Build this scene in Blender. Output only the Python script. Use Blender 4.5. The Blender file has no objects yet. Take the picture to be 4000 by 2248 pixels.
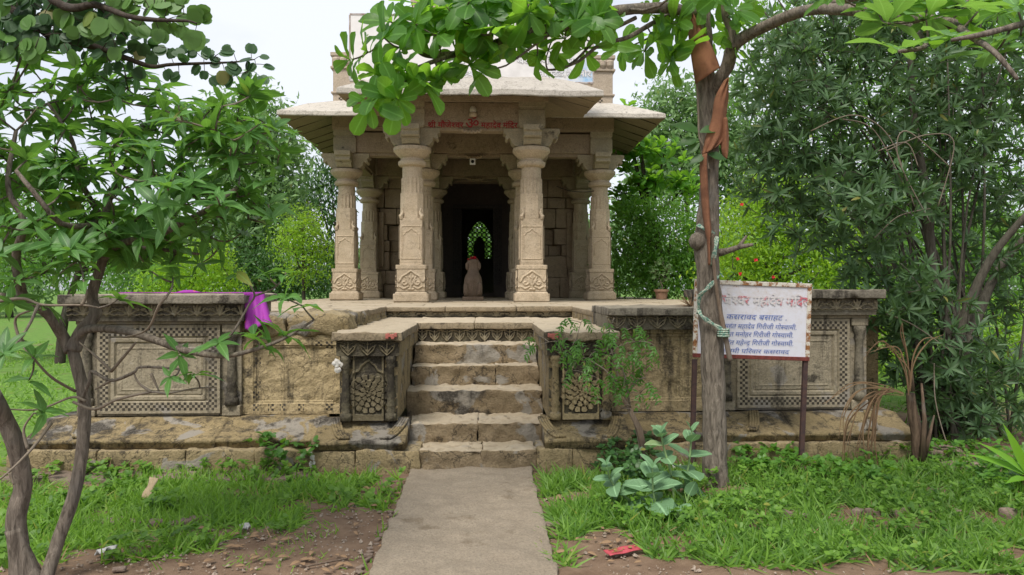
import bpy, bmesh, math, random
import numpy as np
from mathutils import Vector, noise
R = math.radians
rng = np.random.default_rng(7)
random.seed(7)
scene = bpy.context.scene
COL = scene.collection

# ------------------------------------------------------------------ camera, sky, sun, exposure
H = 1.65; FPX = 1900.0; YAW = R(2.1); PCX, PCY = 1288.0, 726.0
cam_d = bpy.data.cameras.new('camera'); cam = bpy.data.objects.new('camera', cam_d); COL.objects.link(cam)
cam.location = (0, 0, H); cam.rotation_euler = (R(90) + math.atan(2 / FPX), 0, -YAW)
cam_d.sensor_width = 36; cam_d.lens = 36 * FPX / 2576; cam_d.clip_start = .05; cam_d.clip_end = 2000
scene.camera = cam
SUN_EL, SUN_AZ = R(58), R(205)          # azimuth clockwise from +Y: behind the camera, a little to the left
world = bpy.data.worlds.new('World'); scene.world = world; world.use_nodes = True
wn, wl = world.node_tree.nodes, world.node_tree.links
bg = wn['Background']; bg.inputs['Strength'].default_value = .1
sky = wn.new('ShaderNodeTexSky'); sky.sky_type = 'NISHITA'; sky.sun_disc = False
sky.sun_elevation = SUN_EL; sky.sun_rotation = SUN_AZ; sky.dust_density = 4; sky.air_density = 1
tc = wn.new('ShaderNodeTexCoord'); mp = wn.new('ShaderNodeMapping'); mp.inputs['Scale'].default_value = (1, 1, 2.2)
ns = wn.new('ShaderNodeTexNoise'); ns.inputs['Scale'].default_value = 1.6; ns.inputs['Detail'].default_value = 6
cr = wn.new('ShaderNodeMapRange'); cr.inputs['From Min'].default_value = .36; cr.inputs['From Max'].default_value = .60
cr.inputs['To Min'].default_value = .42; cr.inputs['To Max'].default_value = .99
mx = wn.new('ShaderNodeMix'); mx.data_type = 'RGBA'
mx.inputs['B'].default_value = (5.5, 5.75, 6.3, 1)
wl.new(tc.outputs['Generated'], mp.inputs['Vector']); wl.new(mp.outputs['Vector'], ns.inputs['Vector'])
wl.new(ns.outputs['Fac'], cr.inputs['Value']); wl.new(cr.outputs['Result'], mx.inputs['Factor'])
wl.new(sky.outputs['Color'], mx.inputs['A']); wl.new(mx.outputs['Result'], bg.inputs['Color'])
sd = bpy.data.lights.new('sun', 'SUN'); sd.energy = 2.2; sd.angle = R(22); sd.color = (1, .95, .88)
so = bpy.data.objects.new('sun', sd); COL.objects.link(so)
sv = Vector((math.sin(SUN_AZ) * math.cos(SUN_EL), math.cos(SUN_AZ) * math.cos(SUN_EL), math.sin(SUN_EL)))
so.rotation_euler = sv.to_track_quat('Z', 'Y').to_euler()
vs = scene.view_settings; vs.view_transform = 'Standard'; vs.look = 'None'; vs.gamma = 1; vs.exposure = .80
scene.cycles.max_bounces = 8; scene.cycles.diffuse_bounces = 4; scene.cycles.transmission_bounces = 6

# ------------------------------------------------------------------ helpers
def W(px, py, Y):
    """the point at depth Y seen at photo point (px, py)"""
    xc = (px - PCX) / FPX; zc = -(py - PCY) / FPX
    s = Y / (math.cos(YAW) - xc * math.sin(YAW))
    return Vector((s * (xc * math.cos(YAW) + math.sin(YAW)), Y, H + s * zc))
def G(px, py, z=0.0):
    xc = (px - PCX) / FPX; zc = -(py - PCY) / FPX
    s = (z - H) / zc
    return Vector((s * (xc * math.cos(YAW) + math.sin(YAW)), s * (math.cos(YAW) - xc * math.sin(YAW)), z))
def tag(o, label=None, cat=None, group=None, kind=None):
    if label: o['label'] = label
    if cat: o['category'] = cat
    if group: o['group'] = group
    if kind: o['kind'] = kind
    return o
def empty(name, loc, label=None, cat=None, group=None, rz=0):
    o = bpy.data.objects.new(name, None); COL.objects.link(o); o.location = loc; o.rotation_euler = (0, 0, rz)
    o.empty_display_size = .1
    return tag(o, label, cat, group)
def copy_tree(o, parent=None):
    c = o.copy(); COL.objects.link(c); c.parent = parent
    for ch in list(o.children): copy_tree(ch, c)
    return c
class MB:
    def __init__(s): s.v = []; s.f = []
    def add(s, vs_, fs):
        b = len(s.v); s.v.extend([tuple(p) for p in vs_]); s.f.extend([tuple(i + b for i in f) for f in fs]); return s
    def box(s, x0, x1, y0, y1, z0, z1):
        return s.add([(x, y, z) for z in (z0, z1) for y in (y0, y1) for x in (x0, x1)],
                     [(0, 2, 3, 1), (4, 5, 7, 6), (0, 1, 5, 4), (2, 6, 7, 3), (0, 4, 6, 2), (1, 3, 7, 5)])
    def rbox(s, x0, x1, y0, y1, z0, z1, res=.08, r=.02, amp=.008, seed=0., freq=6.):
        """a box with worn, rounded, slightly uneven faces"""
        lo = np.array([x0, y0, z0]); hi = np.array([x1, y1, z1])
        r = min(r, float(min(hi - lo)) * .45)
        def ticks(a, b):
            n = max(1, int(round((b - a - 2 * r) / res)))
            t = np.concatenate([[a, a + r * .3], np.linspace(a + r, b - r, n + 1), [b - r * .3, b]])
            return t
        T = [ticks(lo[i], hi[i]) for i in range(3)]
        idx = {}; V = []; F = []
        def vid(p):
            k = (round(p[0], 5), round(p[1], 5), round(p[2], 5))
            if k not in idx:
                idx[k] = len(V); q = np.array(p); ci = np.clip(q, lo + r, hi - r); d = q - ci; n = np.linalg.norm(d)
                if n > 1e-9: q = ci + d / n * r
                nv = Vector((q[0] * freq + seed, q[1] * freq, q[2] * freq))
                a = noise.fractal(nv, 1.0, 2.0, 3) * amp
                nn = d / n if n > 1e-9 else d
                V.append(tuple(q + nn * a))
            return idx[k]
        for ax in range(3):
            u, w = [(1, 2), (2, 0), (0, 1)][ax]
            for side in (0, 1):
                c = hi[ax] if side else lo[ax]
                for i in range(len(T[u]) - 1):
                    for j in range(len(T[w]) - 1):
                        q = []
                        for (a, b) in ((i, j), (i + 1, j), (i + 1, j + 1), (i, j + 1)):
                            p = [0, 0, 0]; p[ax] = c; p[u] = T[u][a]; p[w] = T[w][b]; q.append(vid(p))
                        F.append(tuple(q if side else q[::-1]))
        return s.add(V, F)
    def loft(s, rings, caps=True, closed=True):
        n = len(rings[0]); b = len(s.v)
        for r_ in rings: s.v.extend([tuple(p) for p in r_])
        for k in range(len(rings) - 1):
            for i in range(n if closed else n - 1):
                j = (i + 1) % n
                s.f.append((b + k * n + i, b + k * n + j, b + (k + 1) * n + j, b + (k + 1) * n + i))
        if caps:
            s.f.append(tuple(b + i for i in reversed(range(n)))); s.f.append(tuple(b + (len(rings) - 1) * n + i for i in range(n)))
        return s
    def lathe(s, prof, c=(0, 0, 0), n=24, caps=True):
        return s.loft([[(c[0] + r * math.cos(2 * math.pi * i / n), c[1] + r * math.sin(2 * math.pi * i / n), c[2] + z) for i in range(n)] for r, z in prof], caps)
    def prism(s, poly, y0, y1, axis='y'):
        def m(a, t, b): return (a, t, b) if axis == 'y' else (t, a, b)
        A = [m(p[0], y0, p[1]) for p in poly]; B = [m(p[0], y1, p[1]) for p in poly]
        return s.loft([A, B] if axis != 'y' else [B, A])
    def tube(s, pts, rad, n=7, cap=True):
        pts = [Vector(p) for p in pts]; m = len(pts)
        if not hasattr(rad, '__len__'): rad = [rad] * m
        rings = []; up = None
        for i in range(m):
            d = (pts[min(i + 1, m - 1)] - pts[max(i - 1, 0)])
            if d.length < 1e-9: d = Vector((0, 0, 1))
            d.normalize()
            if up is None: up = d.orthogonal().normalized()
            up = up - d * up.dot(d)
            if up.length < 1e-6: up = d.orthogonal()
            up.normalize(); w = d.cross(up)
            rings.append([pts[i] + (up * math.cos(2 * math.pi * k / n) + w * math.sin(2 * math.pi * k / n)) * rad[i] for k in range(n)])
        return s.loft(rings, cap)
    def build(s, name, mat, parent=None, smooth=False, loc=None, bevel=0):
        me = bpy.data.meshes.new(name); me.from_pydata(s.v, [], s.f); me.update()
        if smooth: me.polygons.foreach_set('use_smooth', np.ones(len(me.polygons), bool))
        o = bpy.data.objects.new(name, me); COL.objects.link(o)
        if mat: me.materials.append(mat)
        if parent: o.parent = parent
        if loc: o.location = loc
        if bevel:
            md = o.modifiers.new('edge', 'BEVEL'); md.width = bevel; md.segments = 2; md.limit_method = 'ANGLE'
        return o
def smooth_path(P, k=6):
    """Catmull-Rom through the points"""
    P = [Vector(p) for p in P]; out = []
    for i in range(len(P) - 1):
        a, b, c, d = P[max(i - 1, 0)], P[i], P[i + 1], P[min(i + 2, len(P) - 1)]
        for j in range(k):
            t = j / k
            out.append(.5 * ((2 * b) + (c - a) * t + (2 * a - 5 * b + 4 * c - d) * t * t + (3 * b - a - 3 * c + d) * t ** 3))
    out.append(P[-1]); return out
def np_mesh(name, V, Q, mat, parent=None, smooth=True):
    """V (n,3) verts, Q (m,4) quads"""
    me = bpy.data.meshes.new(name); n, m = len(V), len(Q)
    me.vertices.add(n); me.vertices.foreach_set('co', np.ascontiguousarray(V, np.float32).ravel())
    me.loops.add(m * 4); me.loops.foreach_set('vertex_index', np.ascontiguousarray(Q, np.int32).ravel())
    me.polygons.add(m); me.polygons.foreach_set('loop_start', np.arange(0, m * 4, 4, dtype=np.int32))
    me.polygons.foreach_set('loop_total', np.full(m, 4, np.int32))
    me.polygons.foreach_set('use_smooth', np.full(m, smooth, bool))
    me.update(calc_edges=True); me.validate()
    me.materials.append(mat)
    o = bpy.data.objects.new(name, me); COL.objects.link(o)
    if parent: o.parent = parent
    return o
def unit(a): return a / np.maximum(np.linalg.norm(a, axis=-1, keepdims=True), 1e-9)
PROF = {  # leaf outlines: half width along the length
    'obovate': ([0, .12, .35, .6, .82, .95, 1], [.03, .06, .26, .46, .5, .34, .04]),
    'lance':   ([0, .15, .4, .65, .85, 1], [.03, .28, .5, .4, .18, .01]),
    'narrow':  ([0, .3, .7, 1], [.08, .5, .4, .02]),
    'small':   ([0, .45, 1], [.05, .5, .03]),
    'round':   ([0, .08, .3, .6, .85, 1], [.08, .4, .55, .54, .36, .05]),
    'blade':   ([0, .5, 1], [.5, .4, .03]),
}
def leaves(name, P, D, N, L, Wd, kind, mat, parent=None, fold=.25, bend=.25, wave=0.):
    """one mesh of many leaves: P base points, D directions, N upper-side normals, L lengths, Wd widths"""
    P = np.asarray(P, float); D = unit(np.asarray(D, float)); N = np.asarray(N, float)
    S = unit(np.cross(D, N)); N = np.cross(S, D)
    n = len(P); t, w = [np.array(a) for a in PROF[kind]]; k = len(t)
    L = np.broadcast_to(np.asarray(L, float), (n,)); Wd = np.broadcast_to(np.asarray(Wd, float), (n,))
    bnd = bend * rng.uniform(.3, 1.7, n)
    ph = rng.uniform(0, 6.28, n)
    V = np.zeros((n, k, 3, 3))
    for c, u in enumerate((-1, 0, 1)):
        x = t[None, :] * L[:, None]
        y = u * w[None, :] * Wd[:, None]
        z = fold * abs(u) * w[None, :] * Wd[:, None] - bnd[:, None] * L[:, None] * t[None, :] ** 2
        if wave: z = z + abs(u) * wave * Wd[:, None] * np.sin(t[None, :] * 9 + ph[:, None] + u)
        V[:, :, c, :] = P[:, None, :] + x[..., None] * D[:, None, :] + y[..., None] * S[:, None, :] + z[..., None] * N[:, None, :]
    base = np.arange(n)[:, None] * (k * 3); q = []
    for i in range(k - 1):
        for c in (0, 1):
            a = i * 3 + c
            q.append(np.concatenate([base + a, base + a + 3, base + a + 4, base + a + 1], 1))
    o = np_mesh(name, V.reshape(-1, 3), np.concatenate(q), mat, parent)
    if kind in ('obovate', 'lance', 'round'):
        lc = np.zeros((n, k, 3, 3), np.float32); lc[..., 0] = t[None, :, None]; lc[..., 1] = np.abs(np.array([-1, 0, 1]))[None, None, :]
        at = o.data.attributes.new('leafco', 'FLOAT_VECTOR', 'POINT'); at.data.foreach_set('vector', lc.ravel())
    return o
def whorl_arrays(C, A, nmin, nmax, tilt=(.9, 1.5)):
    """leaf rosettes round points C with axes A -> base points, directions, normals"""
    P, D, N = [], [], []
    for c, a in zip(C, A):
        c = np.array(c); a = unit(np.array(a)); m = rng.integers(nmin, nmax + 1)
        e = unit(np.cross(a, [.3, .5, .81])); g = np.cross(a, e); ph = rng.uniform(0, 6.28)
        for j in range(m):
            an = ph + j * 6.283 / m + rng.normal(0, .18); ti = rng.uniform(*tilt)
            rad = e * math.cos(an) + g * math.sin(an)
            P.append(c + a * rng.uniform(-.02, .015)); D.append(a * math.cos(ti) + rad * math.sin(ti)); N.append(a * math.sin(ti) - rad * math.cos(ti))
    return np.array(P), np.array(D), np.array(N)
def grow(nodes, targets, jitter=.12, upcurve=.15, r0=.02, r1=.004, seg=4):
    """twigs from the nearest skeleton node to each target; returns tubes and end directions"""
    nodes = [np.array(p, float) for p in nodes]; T = [np.array(t, float) for t in targets]
    arr = np.array(nodes); order = sorted(range(len(T)), key=lambda i: np.min(np.linalg.norm(arr - T[i], axis=1)))
    tubes, dirs = [], [None] * len(T)
    for i in order:
        d = np.linalg.norm(arr - T[i], axis=1); j = int(np.argmin(d)); a = arr[j]; b = T[i]; ln = d[j]
        pts = []
        off = rng.normal(0, jitter * ln, 3); off[2] -= upcurve * ln
        for s_ in range(seg + 1):
            u = s_ / seg; pts.append(a + (b - a) * u + off * math.sin(math.pi * u) * .6)
        rr = min(r0, r1 + .014 * ln)
        tubes.append((pts, list(np.linspace(rr, r1, seg + 1))))
        arr = np.vstack([arr, np.array(pts[1:])]); dirs[i] = pts[-1] - pts[-2]
    return tubes, dirs
def in_blobs(blobs, n, shell=.55):
    """random points in ellipsoids (centre, radii), denser toward the outside"""
    vol = np.array([b[1][0] * b[1][1] * b[1][2] for b in blobs]) ** .75; pk = rng.choice(len(blobs), n, p=vol / vol.sum())
    d = unit(rng.normal(0, 1, (n, 3))); r = rng.uniform(shell ** 3, 1, n) ** (1 / 3)
    return np.array([np.array(blobs[k][0]) + d[i] * r[i] * np.array(blobs[k][1]) for i, k in enumerate(pk)]), d

# ------------------------------------------------------------------ materials
def new_mat(name):
    m = bpy.data.materials.new(name); m.use_nodes = True; nt = m.node_tree
    return m, nt.nodes, nt.links, nt.nodes['Principled BSDF']
def N_(nodes, typ, **kw):
    n = nodes.new(typ)
    for k, v in kw.items():
        if k in n.inputs: n.inputs[k].default_value = v
        else: setattr(n, k, v)
    return n
def mixc(n, l, fac, a, b):
    m = n.new('ShaderNodeMix'); m.data_type = 'RGBA'
    for key, val in (('Factor', fac), ('A', a), ('B', b)):
        if hasattr(val, 'is_output') or isinstance(val, bpy.types.NodeSocket): l.new(val, m.inputs[key])
        else: m.inputs[key].default_value = val if key == 'Factor' else (*val, 1)
    return m.outputs['Result']
def rng_(n, l, v, a, b, c=0., d=1.):
    m = N_(n, 'ShaderNodeMapRange'); m.inputs['From Min'].default_value = a; m.inputs['From Max'].default_value = b
    m.inputs['To Min'].default_value = c; m.inputs['To Max'].default_value = d; l.new(v, m.inputs['Value']); return m.outputs['Result']
def fbm(n, l, vec, scale, detail=6, rough=.6, dist=0.):
    t = N_(n, 'ShaderNodeTexNoise'); t.inputs['Scale'].default_value = scale; t.inputs['Detail'].default_value = detail
    t.inputs['Roughness'].default_value = rough; t.inputs['Distortion'].default_value = dist; l.new(vec, t.inputs['Vector']); return t.outputs['Fac']
def mth(n, l, op, a, b=None):
    m = n.new('ShaderNodeMath'); m.operation = op
    for i, v in enumerate((a, b)):
        if v is None: continue
        if isinstance(v, (int, float)): m.inputs[i].default_value = v
        else: l.new(v, m.inputs[i])
    return m.outputs[0]
def stone(name, c1, c2, dark=(.035, .03, .024), stain=.35, streak=.3, pale=.15, bump=.35, grain=1., mortar=0., palec=(.42, .40, .36), cracks=0., top_pale=0.):
    m, n, l, p = new_mat(name)
    g = n.new('ShaderNodeNewGeometry'); pos = g.outputs['Position']
    big = fbm(n, l, pos, 1.3, 5); mid = fbm(n, l, pos, 6, 8, .65); fine = fbm(n, l, pos, 55 * grain, 4, .7)
    mpn = N_(n, 'ShaderNodeMapping'); mpn.inputs['Scale'].default_value = (5, 5, .55); l.new(pos, mpn.inputs['Vector'])
    strk = fbm(n, l, mpn.outputs['Vector'], 1.6, 6, .6)
    col = mixc(n, l, rng_(n, l, mid, .3, .7), c1, c2)
    col = mixc(n, l, rng_(n, l, fine, .42, .72, 0, .6), col, tuple(x * .45 for x in c1))
    col = mixc(n, l, rng_(n, l, fbm(n, l, pos, 19, 6, .7), .52, .68, 0, .45), col, tuple(x * .55 for x in c2))
    if cracks:
        ck = mth(n, l, 'ABSOLUTE', mth(n, l, 'SUBTRACT', fbm(n, l, pos, 2.3, 7, .62, .4), .5))
        col = mixc(n, l, rng_(n, l, ck, .003, .012, cracks, 0), col, tuple(x * .8 for x in dark))
    if mortar:
        mk = rng_(n, l, fbm(n, l, pos, 2.6, 5, .55, .6), .60 - mortar * .2, .63 - mortar * .2)
        col = mixc(n, l, mk, col, (.26, .235, .195))
    pk = rng_(n, l, fbm(n, l, pos, 9, 7, .7), .62, .72, 0, pale)
    col = mixc(n, l, pk, col, palec)
    a = mth(n, l, 'ADD', mth(n, l, 'MULTIPLY', big, .5), mth(n, l, 'MULTIPLY', mid, .5))
    lo = .665 - stain * .25
    s1 = rng_(n, l, a, lo, lo + .07, 0, .93)
    s2 = rng_(n, l, strk, .70 - streak * .3, .80 - streak * .3, 0, .8)
    st = mth(n, l, 'MAXIMUM', s1, s2) if streak > 0 else s1
    st = mth(n, l, 'MULTIPLY', st, rng_(n, l, fine, .2, .55, .45, 1))
    col = mixc(n, l, st, col, dark)
    if top_pale:  # paler colour mixed onto upward facing surfaces
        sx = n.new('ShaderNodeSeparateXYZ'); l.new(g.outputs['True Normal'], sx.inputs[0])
        dk = mth(n, l, 'MULTIPLY', rng_(n, l, sx.outputs['Z'], .75, .93, 0, top_pale), rng_(n, l, mid, .3, .5, .55, 1))
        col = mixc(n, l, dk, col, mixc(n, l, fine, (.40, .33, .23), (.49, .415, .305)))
    oi = n.new('ShaderNodeObjectInfo')
    hsv = N_(n, 'ShaderNodeHueSaturation'); l.new(col, hsv.inputs['Color']); l.new(rng_(n, l, oi.outputs['Random'], 0, 1, .88, 1.12), hsv.inputs['Value'])
    l.new(hsv.outputs['Color'], p.inputs['Base Color']); p.inputs['Roughness'].default_value = .9; p.inputs['Specular IOR Level'].default_value = .2
    bh = mth(n, l, 'ADD', mth(n, l, 'MULTIPLY', mid, 1.2), mth(n, l, 'MULTIPLY', fine, .45))
    bp = N_(n, 'ShaderNodeBump'); bp.inputs['Strength'].default_value = bump; bp.inputs['Distance'].default_value = .03
    l.new(bh, bp.inputs['Height']); l.new(bp.outputs['Normal'], p.inputs['Normal'])
    return m
def leafmat(name, c1, c2, trans=.35, tcol=None, rough=.4, spec=.4, veins=0.):
    m, n, l, p = new_mat(name)
    g = n.new('ShaderNodeNewGeometry'); rnd = g.outputs['Random Per Island']
    pos = g.outputs['Position']
    f = mth(n, l, 'ADD', mth(n, l, 'MULTIPLY', rnd, .65), mth(n, l, 'MULTIPLY', fbm(n, l, pos, 1.2, 3), .35))
    col = mixc(n, l, f, c1, c2)
    col = mixc(n, l, rng_(n, l, rnd, .988, .992, 0, .6), col, (.30, .24, .05))
    if veins:
        at = n.new('ShaderNodeAttribute'); at.attribute_name = 'leafco'; sx = n.new('ShaderNodeSeparateXYZ'); l.new(at.outputs['Vector'], sx.inputs[0])
        mid_ = rng_(n, l, sx.outputs['Y'], .05, .13, 1, 0)
        ph = mth(n, l, 'SUBTRACT', mth(n, l, 'MULTIPLY', sx.outputs['X'], 9), mth(n, l, 'MULTIPLY', sx.outputs['Y'], 2.2))
        side = rng_(n, l, mth(n, l, 'ABSOLUTE', mth(n, l, 'SUBTRACT', mth(n, l, 'FRACT', ph), .5)), .0, .09, .45, 0)
        vn = mth(n, l, 'MULTIPLY', mth(n, l, 'MAXIMUM', mid_, side), veins)
        blot = rng_(n, l, fbm(n, l, pos, 35, 5, .6), .56, .74, 0, .45)
        col = mixc(n, l, blot, col, tuple(x * .55 for x in c1)); spot = rng_(n, l, fbm(n, l, pos, 55, 3), .70, .74, 0, .7)
        col = mixc(n, l, spot, col, (.22, .17, .06)); col = mixc(n, l, vn, col, tuple(min(1, x * 1.7 + .05) for x in c2))
    l.new(col, p.inputs['Base Color']); p.inputs['Roughness'].default_value = rough; p.inputs['Specular IOR Level'].default_value = spec
    tr = n.new('ShaderNodeBsdfTranslucent')
    tcol = tcol or tuple(min(1, x * s_) for x, s_ in zip(c2, (1.7, 1.7, .7)))
    l.new(mixc(n, l, .7, col, tcol), tr.inputs['Color'])
    ms = n.new('ShaderNodeMixShader'); ms.inputs['Fac'].default_value = trans
    l.new(p.outputs['BSDF'], ms.inputs[1]); l.new(tr.outputs['BSDF'], ms.inputs[2]); l.new(ms.outputs['Shader'], n['Material Output'].inputs['Surface'])
    return m
def plain(name, c, rough=.8, c2=None, scale=12., bump=0., metal=0., lo=.4, hi=.65):
    m, n, l, p = new_mat(name); p.inputs['Roughness'].default_value = rough; p.inputs['Metallic'].default_value = metal
    p.inputs['Specular IOR Level'].default_value = .25
    g = n.new('ShaderNodeNewGeometry'); v = fbm(n, l, g.outputs['Position'], scale, 7, .65)
    l.new(mixc(n, l, rng_(n, l, v, lo, hi), c, c2 or tuple(x * .7 for x in c)), p.inputs['Base Color'])
    if bump:
        bp = N_(n, 'ShaderNodeBump'); bp.inputs['Strength'].default_value = bump; bp.inputs['Distance'].default_value = .02
        l.new(v, bp.inputs['Height']); l.new(bp.outputs['Normal'], p.inputs['Normal'])
    return m
def barkmat(name, c1, c2, stretch=.25, scale=30., bump=.7):
    m, n, l, p = new_mat(name); g = n.new('ShaderNodeNewGeometry')
    mpn = N_(n, 'ShaderNodeMapping'); mpn.inputs['Scale'].default_value = (1, 1, stretch); l.new(g.outputs['Position'], mpn.inputs['Vector'])
    v = fbm(n, l, mpn.outputs['Vector'], scale, 6, .7, .8); b = fbm(n, l, g.outputs['Position'], 4, 4)
    col = mixc(n, l, rng_(n, l, v, .35, .65), c1, c2); col = mixc(n, l, rng_(n, l, b, .55, .7, 0, .5), col, (.16, .15, .135))
    l.new(col, p.inputs['Base Color']); p.inputs['Roughness'].default_value = .92; p.inputs['Specular IOR Level'].default_value = .15
    bp = N_(n, 'ShaderNodeBump'); bp.inputs['Strength'].default_value = bump; bp.inputs['Distance'].default_value = .02
    l.new(v, bp.inputs['Height']); l.new(bp.outputs['Normal'], p.inputs['Normal'])
    return m
M = {}
M['tan'] = stone('temple stone', (.43, .345, .235), (.53, .435, .315), stain=.10, streak=0., pale=.3, bump=.5, cracks=.25, palec=(.55, .5, .42))
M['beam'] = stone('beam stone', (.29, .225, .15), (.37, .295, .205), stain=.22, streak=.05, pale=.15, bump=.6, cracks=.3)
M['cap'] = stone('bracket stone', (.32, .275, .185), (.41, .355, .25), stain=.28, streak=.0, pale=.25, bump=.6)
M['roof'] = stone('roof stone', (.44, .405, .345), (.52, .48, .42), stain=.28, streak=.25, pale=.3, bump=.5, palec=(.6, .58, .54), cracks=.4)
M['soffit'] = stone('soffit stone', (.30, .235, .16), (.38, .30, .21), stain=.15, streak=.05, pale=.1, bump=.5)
M['tower'] = stone('tower stone', (.42, .35, .265), (.50, .42, .33), stain=.12, streak=.2, pale=.2)
M['plinth'] = stone('plinth stone', (.25, .195, .105), (.36, .285, .16), stain=.56, streak=.42, pale=.3, bump=1., mortar=.12, cracks=.7, top_pale=.14)
M['mould'] = stone('moulding stone', (.24, .185, .095), (.34, .265, .145), stain=.70, streak=.5, pale=.3, bump=1., mortar=.30, cracks=.7, top_pale=.0)
M['bull'] = stone('reddish statue stone', (.17, .12, .083), (.23, .168, .118), stain=.2, streak=0., pale=.1, bump=.5)
M['worn_highlight'] = stone('dim highlight on worn carving', (.10, .083, .05), (.185, .155, .095), stain=.5, streak=.2, pale=.4, bump=.5)  # dimmer painted highlight for the raised pedestal carving, with some wear
M['panel'] = stone('panel stone', (.27, .23, .16), (.345, .30, .215), stain=.40, streak=.38, pale=.3, bump=.6, mortar=.06, cracks=.35)
M['panel2'] = stone('ochre panel stone', (.33, .26, .145), (.42, .335, .195), stain=.40, streak=.55, pale=.1, bump=.9, cracks=.5)
M['black'] = stone('algae covered stone', (.12, .105, .07), (.19, .165, .105), stain=.86, streak=.40, pale=.3, bump=.8, cracks=.3)
M['worn'] = stone('pale highlight on worn carving', (.24, .205, .135), (.34, .295, .205), stain=.25, streak=.1, pale=.5, bump=.4)  # highlight on raised relief painted in as paler stone, along with wear
M['frieze'] = stone('frieze stone', (.15, .132, .095), (.22, .195, .145), stain=.66, streak=.4, pale=.4, bump=.5)
M['coping'] = stone('coping stone', (.18, .16, .125), (.28, .25, .195), stain=.66, streak=.55, pale=.5, bump=.6, top_pale=.3, cracks=.3)
M['step'] = stone('step stone', (.19, .145, .085), (.30, .23, .145), stain=.50, streak=.2, pale=.3, bump=1., mortar=.26, cracks=.7, top_pale=.85)
M['floor'] = stone('floor stone', (.25, .20, .13), (.36, .29, .195), stain=.45, streak=.2, pale=.25, bump=.8, cracks=.4, top_pale=.9)
M['pit'] = plain('painted recess shade and dirt', (.04, .034, .027), 1., (.075, .065, .05))  # dark colour stands in for deep recess shade; also joints and pot soil
M['shrine'] = stone('dark shrine stone', (.15, .13, .115), (.2, .175, .155), stain=.3, streak=0., pale=.05)  # darker base colour than the outer temple stone
M['plaster'] = plain('white plaster splash', (.6, .58, .54), .9, (.4, .38, .34), 25, .4)
M['concrete'] = stone('path concrete', (.25, .205, .15), (.305, .255, .19), dark=(.16, .125, .085), stain=.42, streak=0., pale=.25, bump=.6, grain=1.3, cracks=.12)
M['bark'] = barkmat('grey brown bark', (.085, .07, .055), (.27, .23, .185), .2, 34, 1.)
M['bark_dark'] = barkmat('dark bark', (.045, .036, .03), (.085, .07, .055))
M['twig'] = barkmat('pale twig', (.17, .14, .105), (.24, .20, .155), .5, 40, .3)
M['terminalia'] = leafmat('broad leaf', (.022, .085, .018), (.10, .25, .032), .55, (.38, .72, .045), veins=.6)
M['terminalia_pale'] = leafmat('broad pale leaf', (.10, .22, .07), (.14, .29, .08), .45, (.32, .60, .06), .45, veins=.6)
M['glossy'] = leafmat('glossy leaf', (.045, .125, .035), (.12, .27, .06), .38, (.26, .55, .05), .45, .35, veins=.5)
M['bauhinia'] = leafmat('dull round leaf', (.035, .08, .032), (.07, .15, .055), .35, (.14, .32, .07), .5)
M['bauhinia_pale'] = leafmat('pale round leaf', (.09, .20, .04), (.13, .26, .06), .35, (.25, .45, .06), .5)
M['oleander'] = leafmat('grey green narrow leaf', (.045, .095, .042), (.10, .185, .07), .3, (.19, .36, .07), .5)
M['mid'] = leafmat('mid green leaf', (.055, .15, .025), (.14, .31, .045), .42, (.30, .58, .035), .4)
M['darkg'] = leafmat('dark green leaf', (.025, .075, .02), (.065, .155, .035), .25, (.14, .30, .03), .45)
M['pale'] = leafmat('pale green leaf', (.13, .24, .09), (.23, .37, .15), .4, (.34, .55, .15), .5)  # the leaf's own pale green
M['lime'] = leafmat('lime leaf', (.15, .32, .025), (.31, .50, .04), .5, (.50, .75, .035), .45)
M['milkweed'] = leafmat('felted leaf', (.12, .23, .11), (.18, .32, .16), .25, (.25, .42, .14), .6, veins=.7)
M['neem'] = leafmat('thin leaflet', (.03, .10, .018), (.095, .23, .03), .4, (.26, .52, .03), .4)
M['grass'] = leafmat('grass blade', (.045, .13, .012), (.25, .45, .045), .4, (.32, .60, .05), .5)
M['weed'] = leafmat('weed leaf', (.035, .11, .012), (.20, .37, .045), .4, (.26, .52, .05), .5)
M['dry'] = leafmat('dry leaf', (.22, .13, .07), (.38, .25, .14), .2, (.35, .22, .1), .8)
M['frond'] = leafmat('dried frond', (.15, .085, .045), (.33, .22, .12), .2, (.3, .18, .09), .8)
M['lily'] = leafmat('strap leaf', (.14, .34, .02), (.20, .42, .03), .4, (.4, .7, .03), .4)
M['purple'] = plain('purple cloth', (.30, .025, .30), .8, (.20, .012, .21), 30)
M['redfl'] = plain('red petals', (.55, .02, .03), .6, (.35, .01, .02), 40)
M['orange'] = plain('faded orange cloth', (.27, .125, .07), .95, (.16, .072, .042), 6, .5)
M['rope'] = plain('green striped plastic strap', (.10, .22, .17), .6, (.38, .42, .34), 60, 0, 0, .48, .52)
M['wood'] = barkmat('grey stick', (.12, .085, .06), (.20, .155, .115), .2, 50, .4)
M['rustpost'] = plain('brown painted post', (.055, .035, .035), .7, (.09, .05, .04), 25)
M['clay'] = plain('terracotta', (.28, .17, .115), .85, (.20, .12, .08), 20, .2)
M['rubble'] = stone('rubble stone', (.17, .125, .095), (.27, .21, .165), stain=.25, streak=0., pale=.3, bump=.6)
M['rubble2'] = plain('mixed gravel', (.17, .125, .09), .95, (.36, .30, .24), 40)
M['card'] = plain('cardboard', (.45, .35, .22), .9)
M['paper'] = plain('white paper', (.52, .51, .49), .8)
M['redpack'] = plain('red foil packet', (.42, .075, .09), .55, (.33, .05, .06), 20)
M['gold'] = plain('gold print', (.30, .20, .07), .6)
M['redpaint'] = plain('red oxide paint', (.28, .025, .03), .9, (.19, .03, .03), 40)
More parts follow.
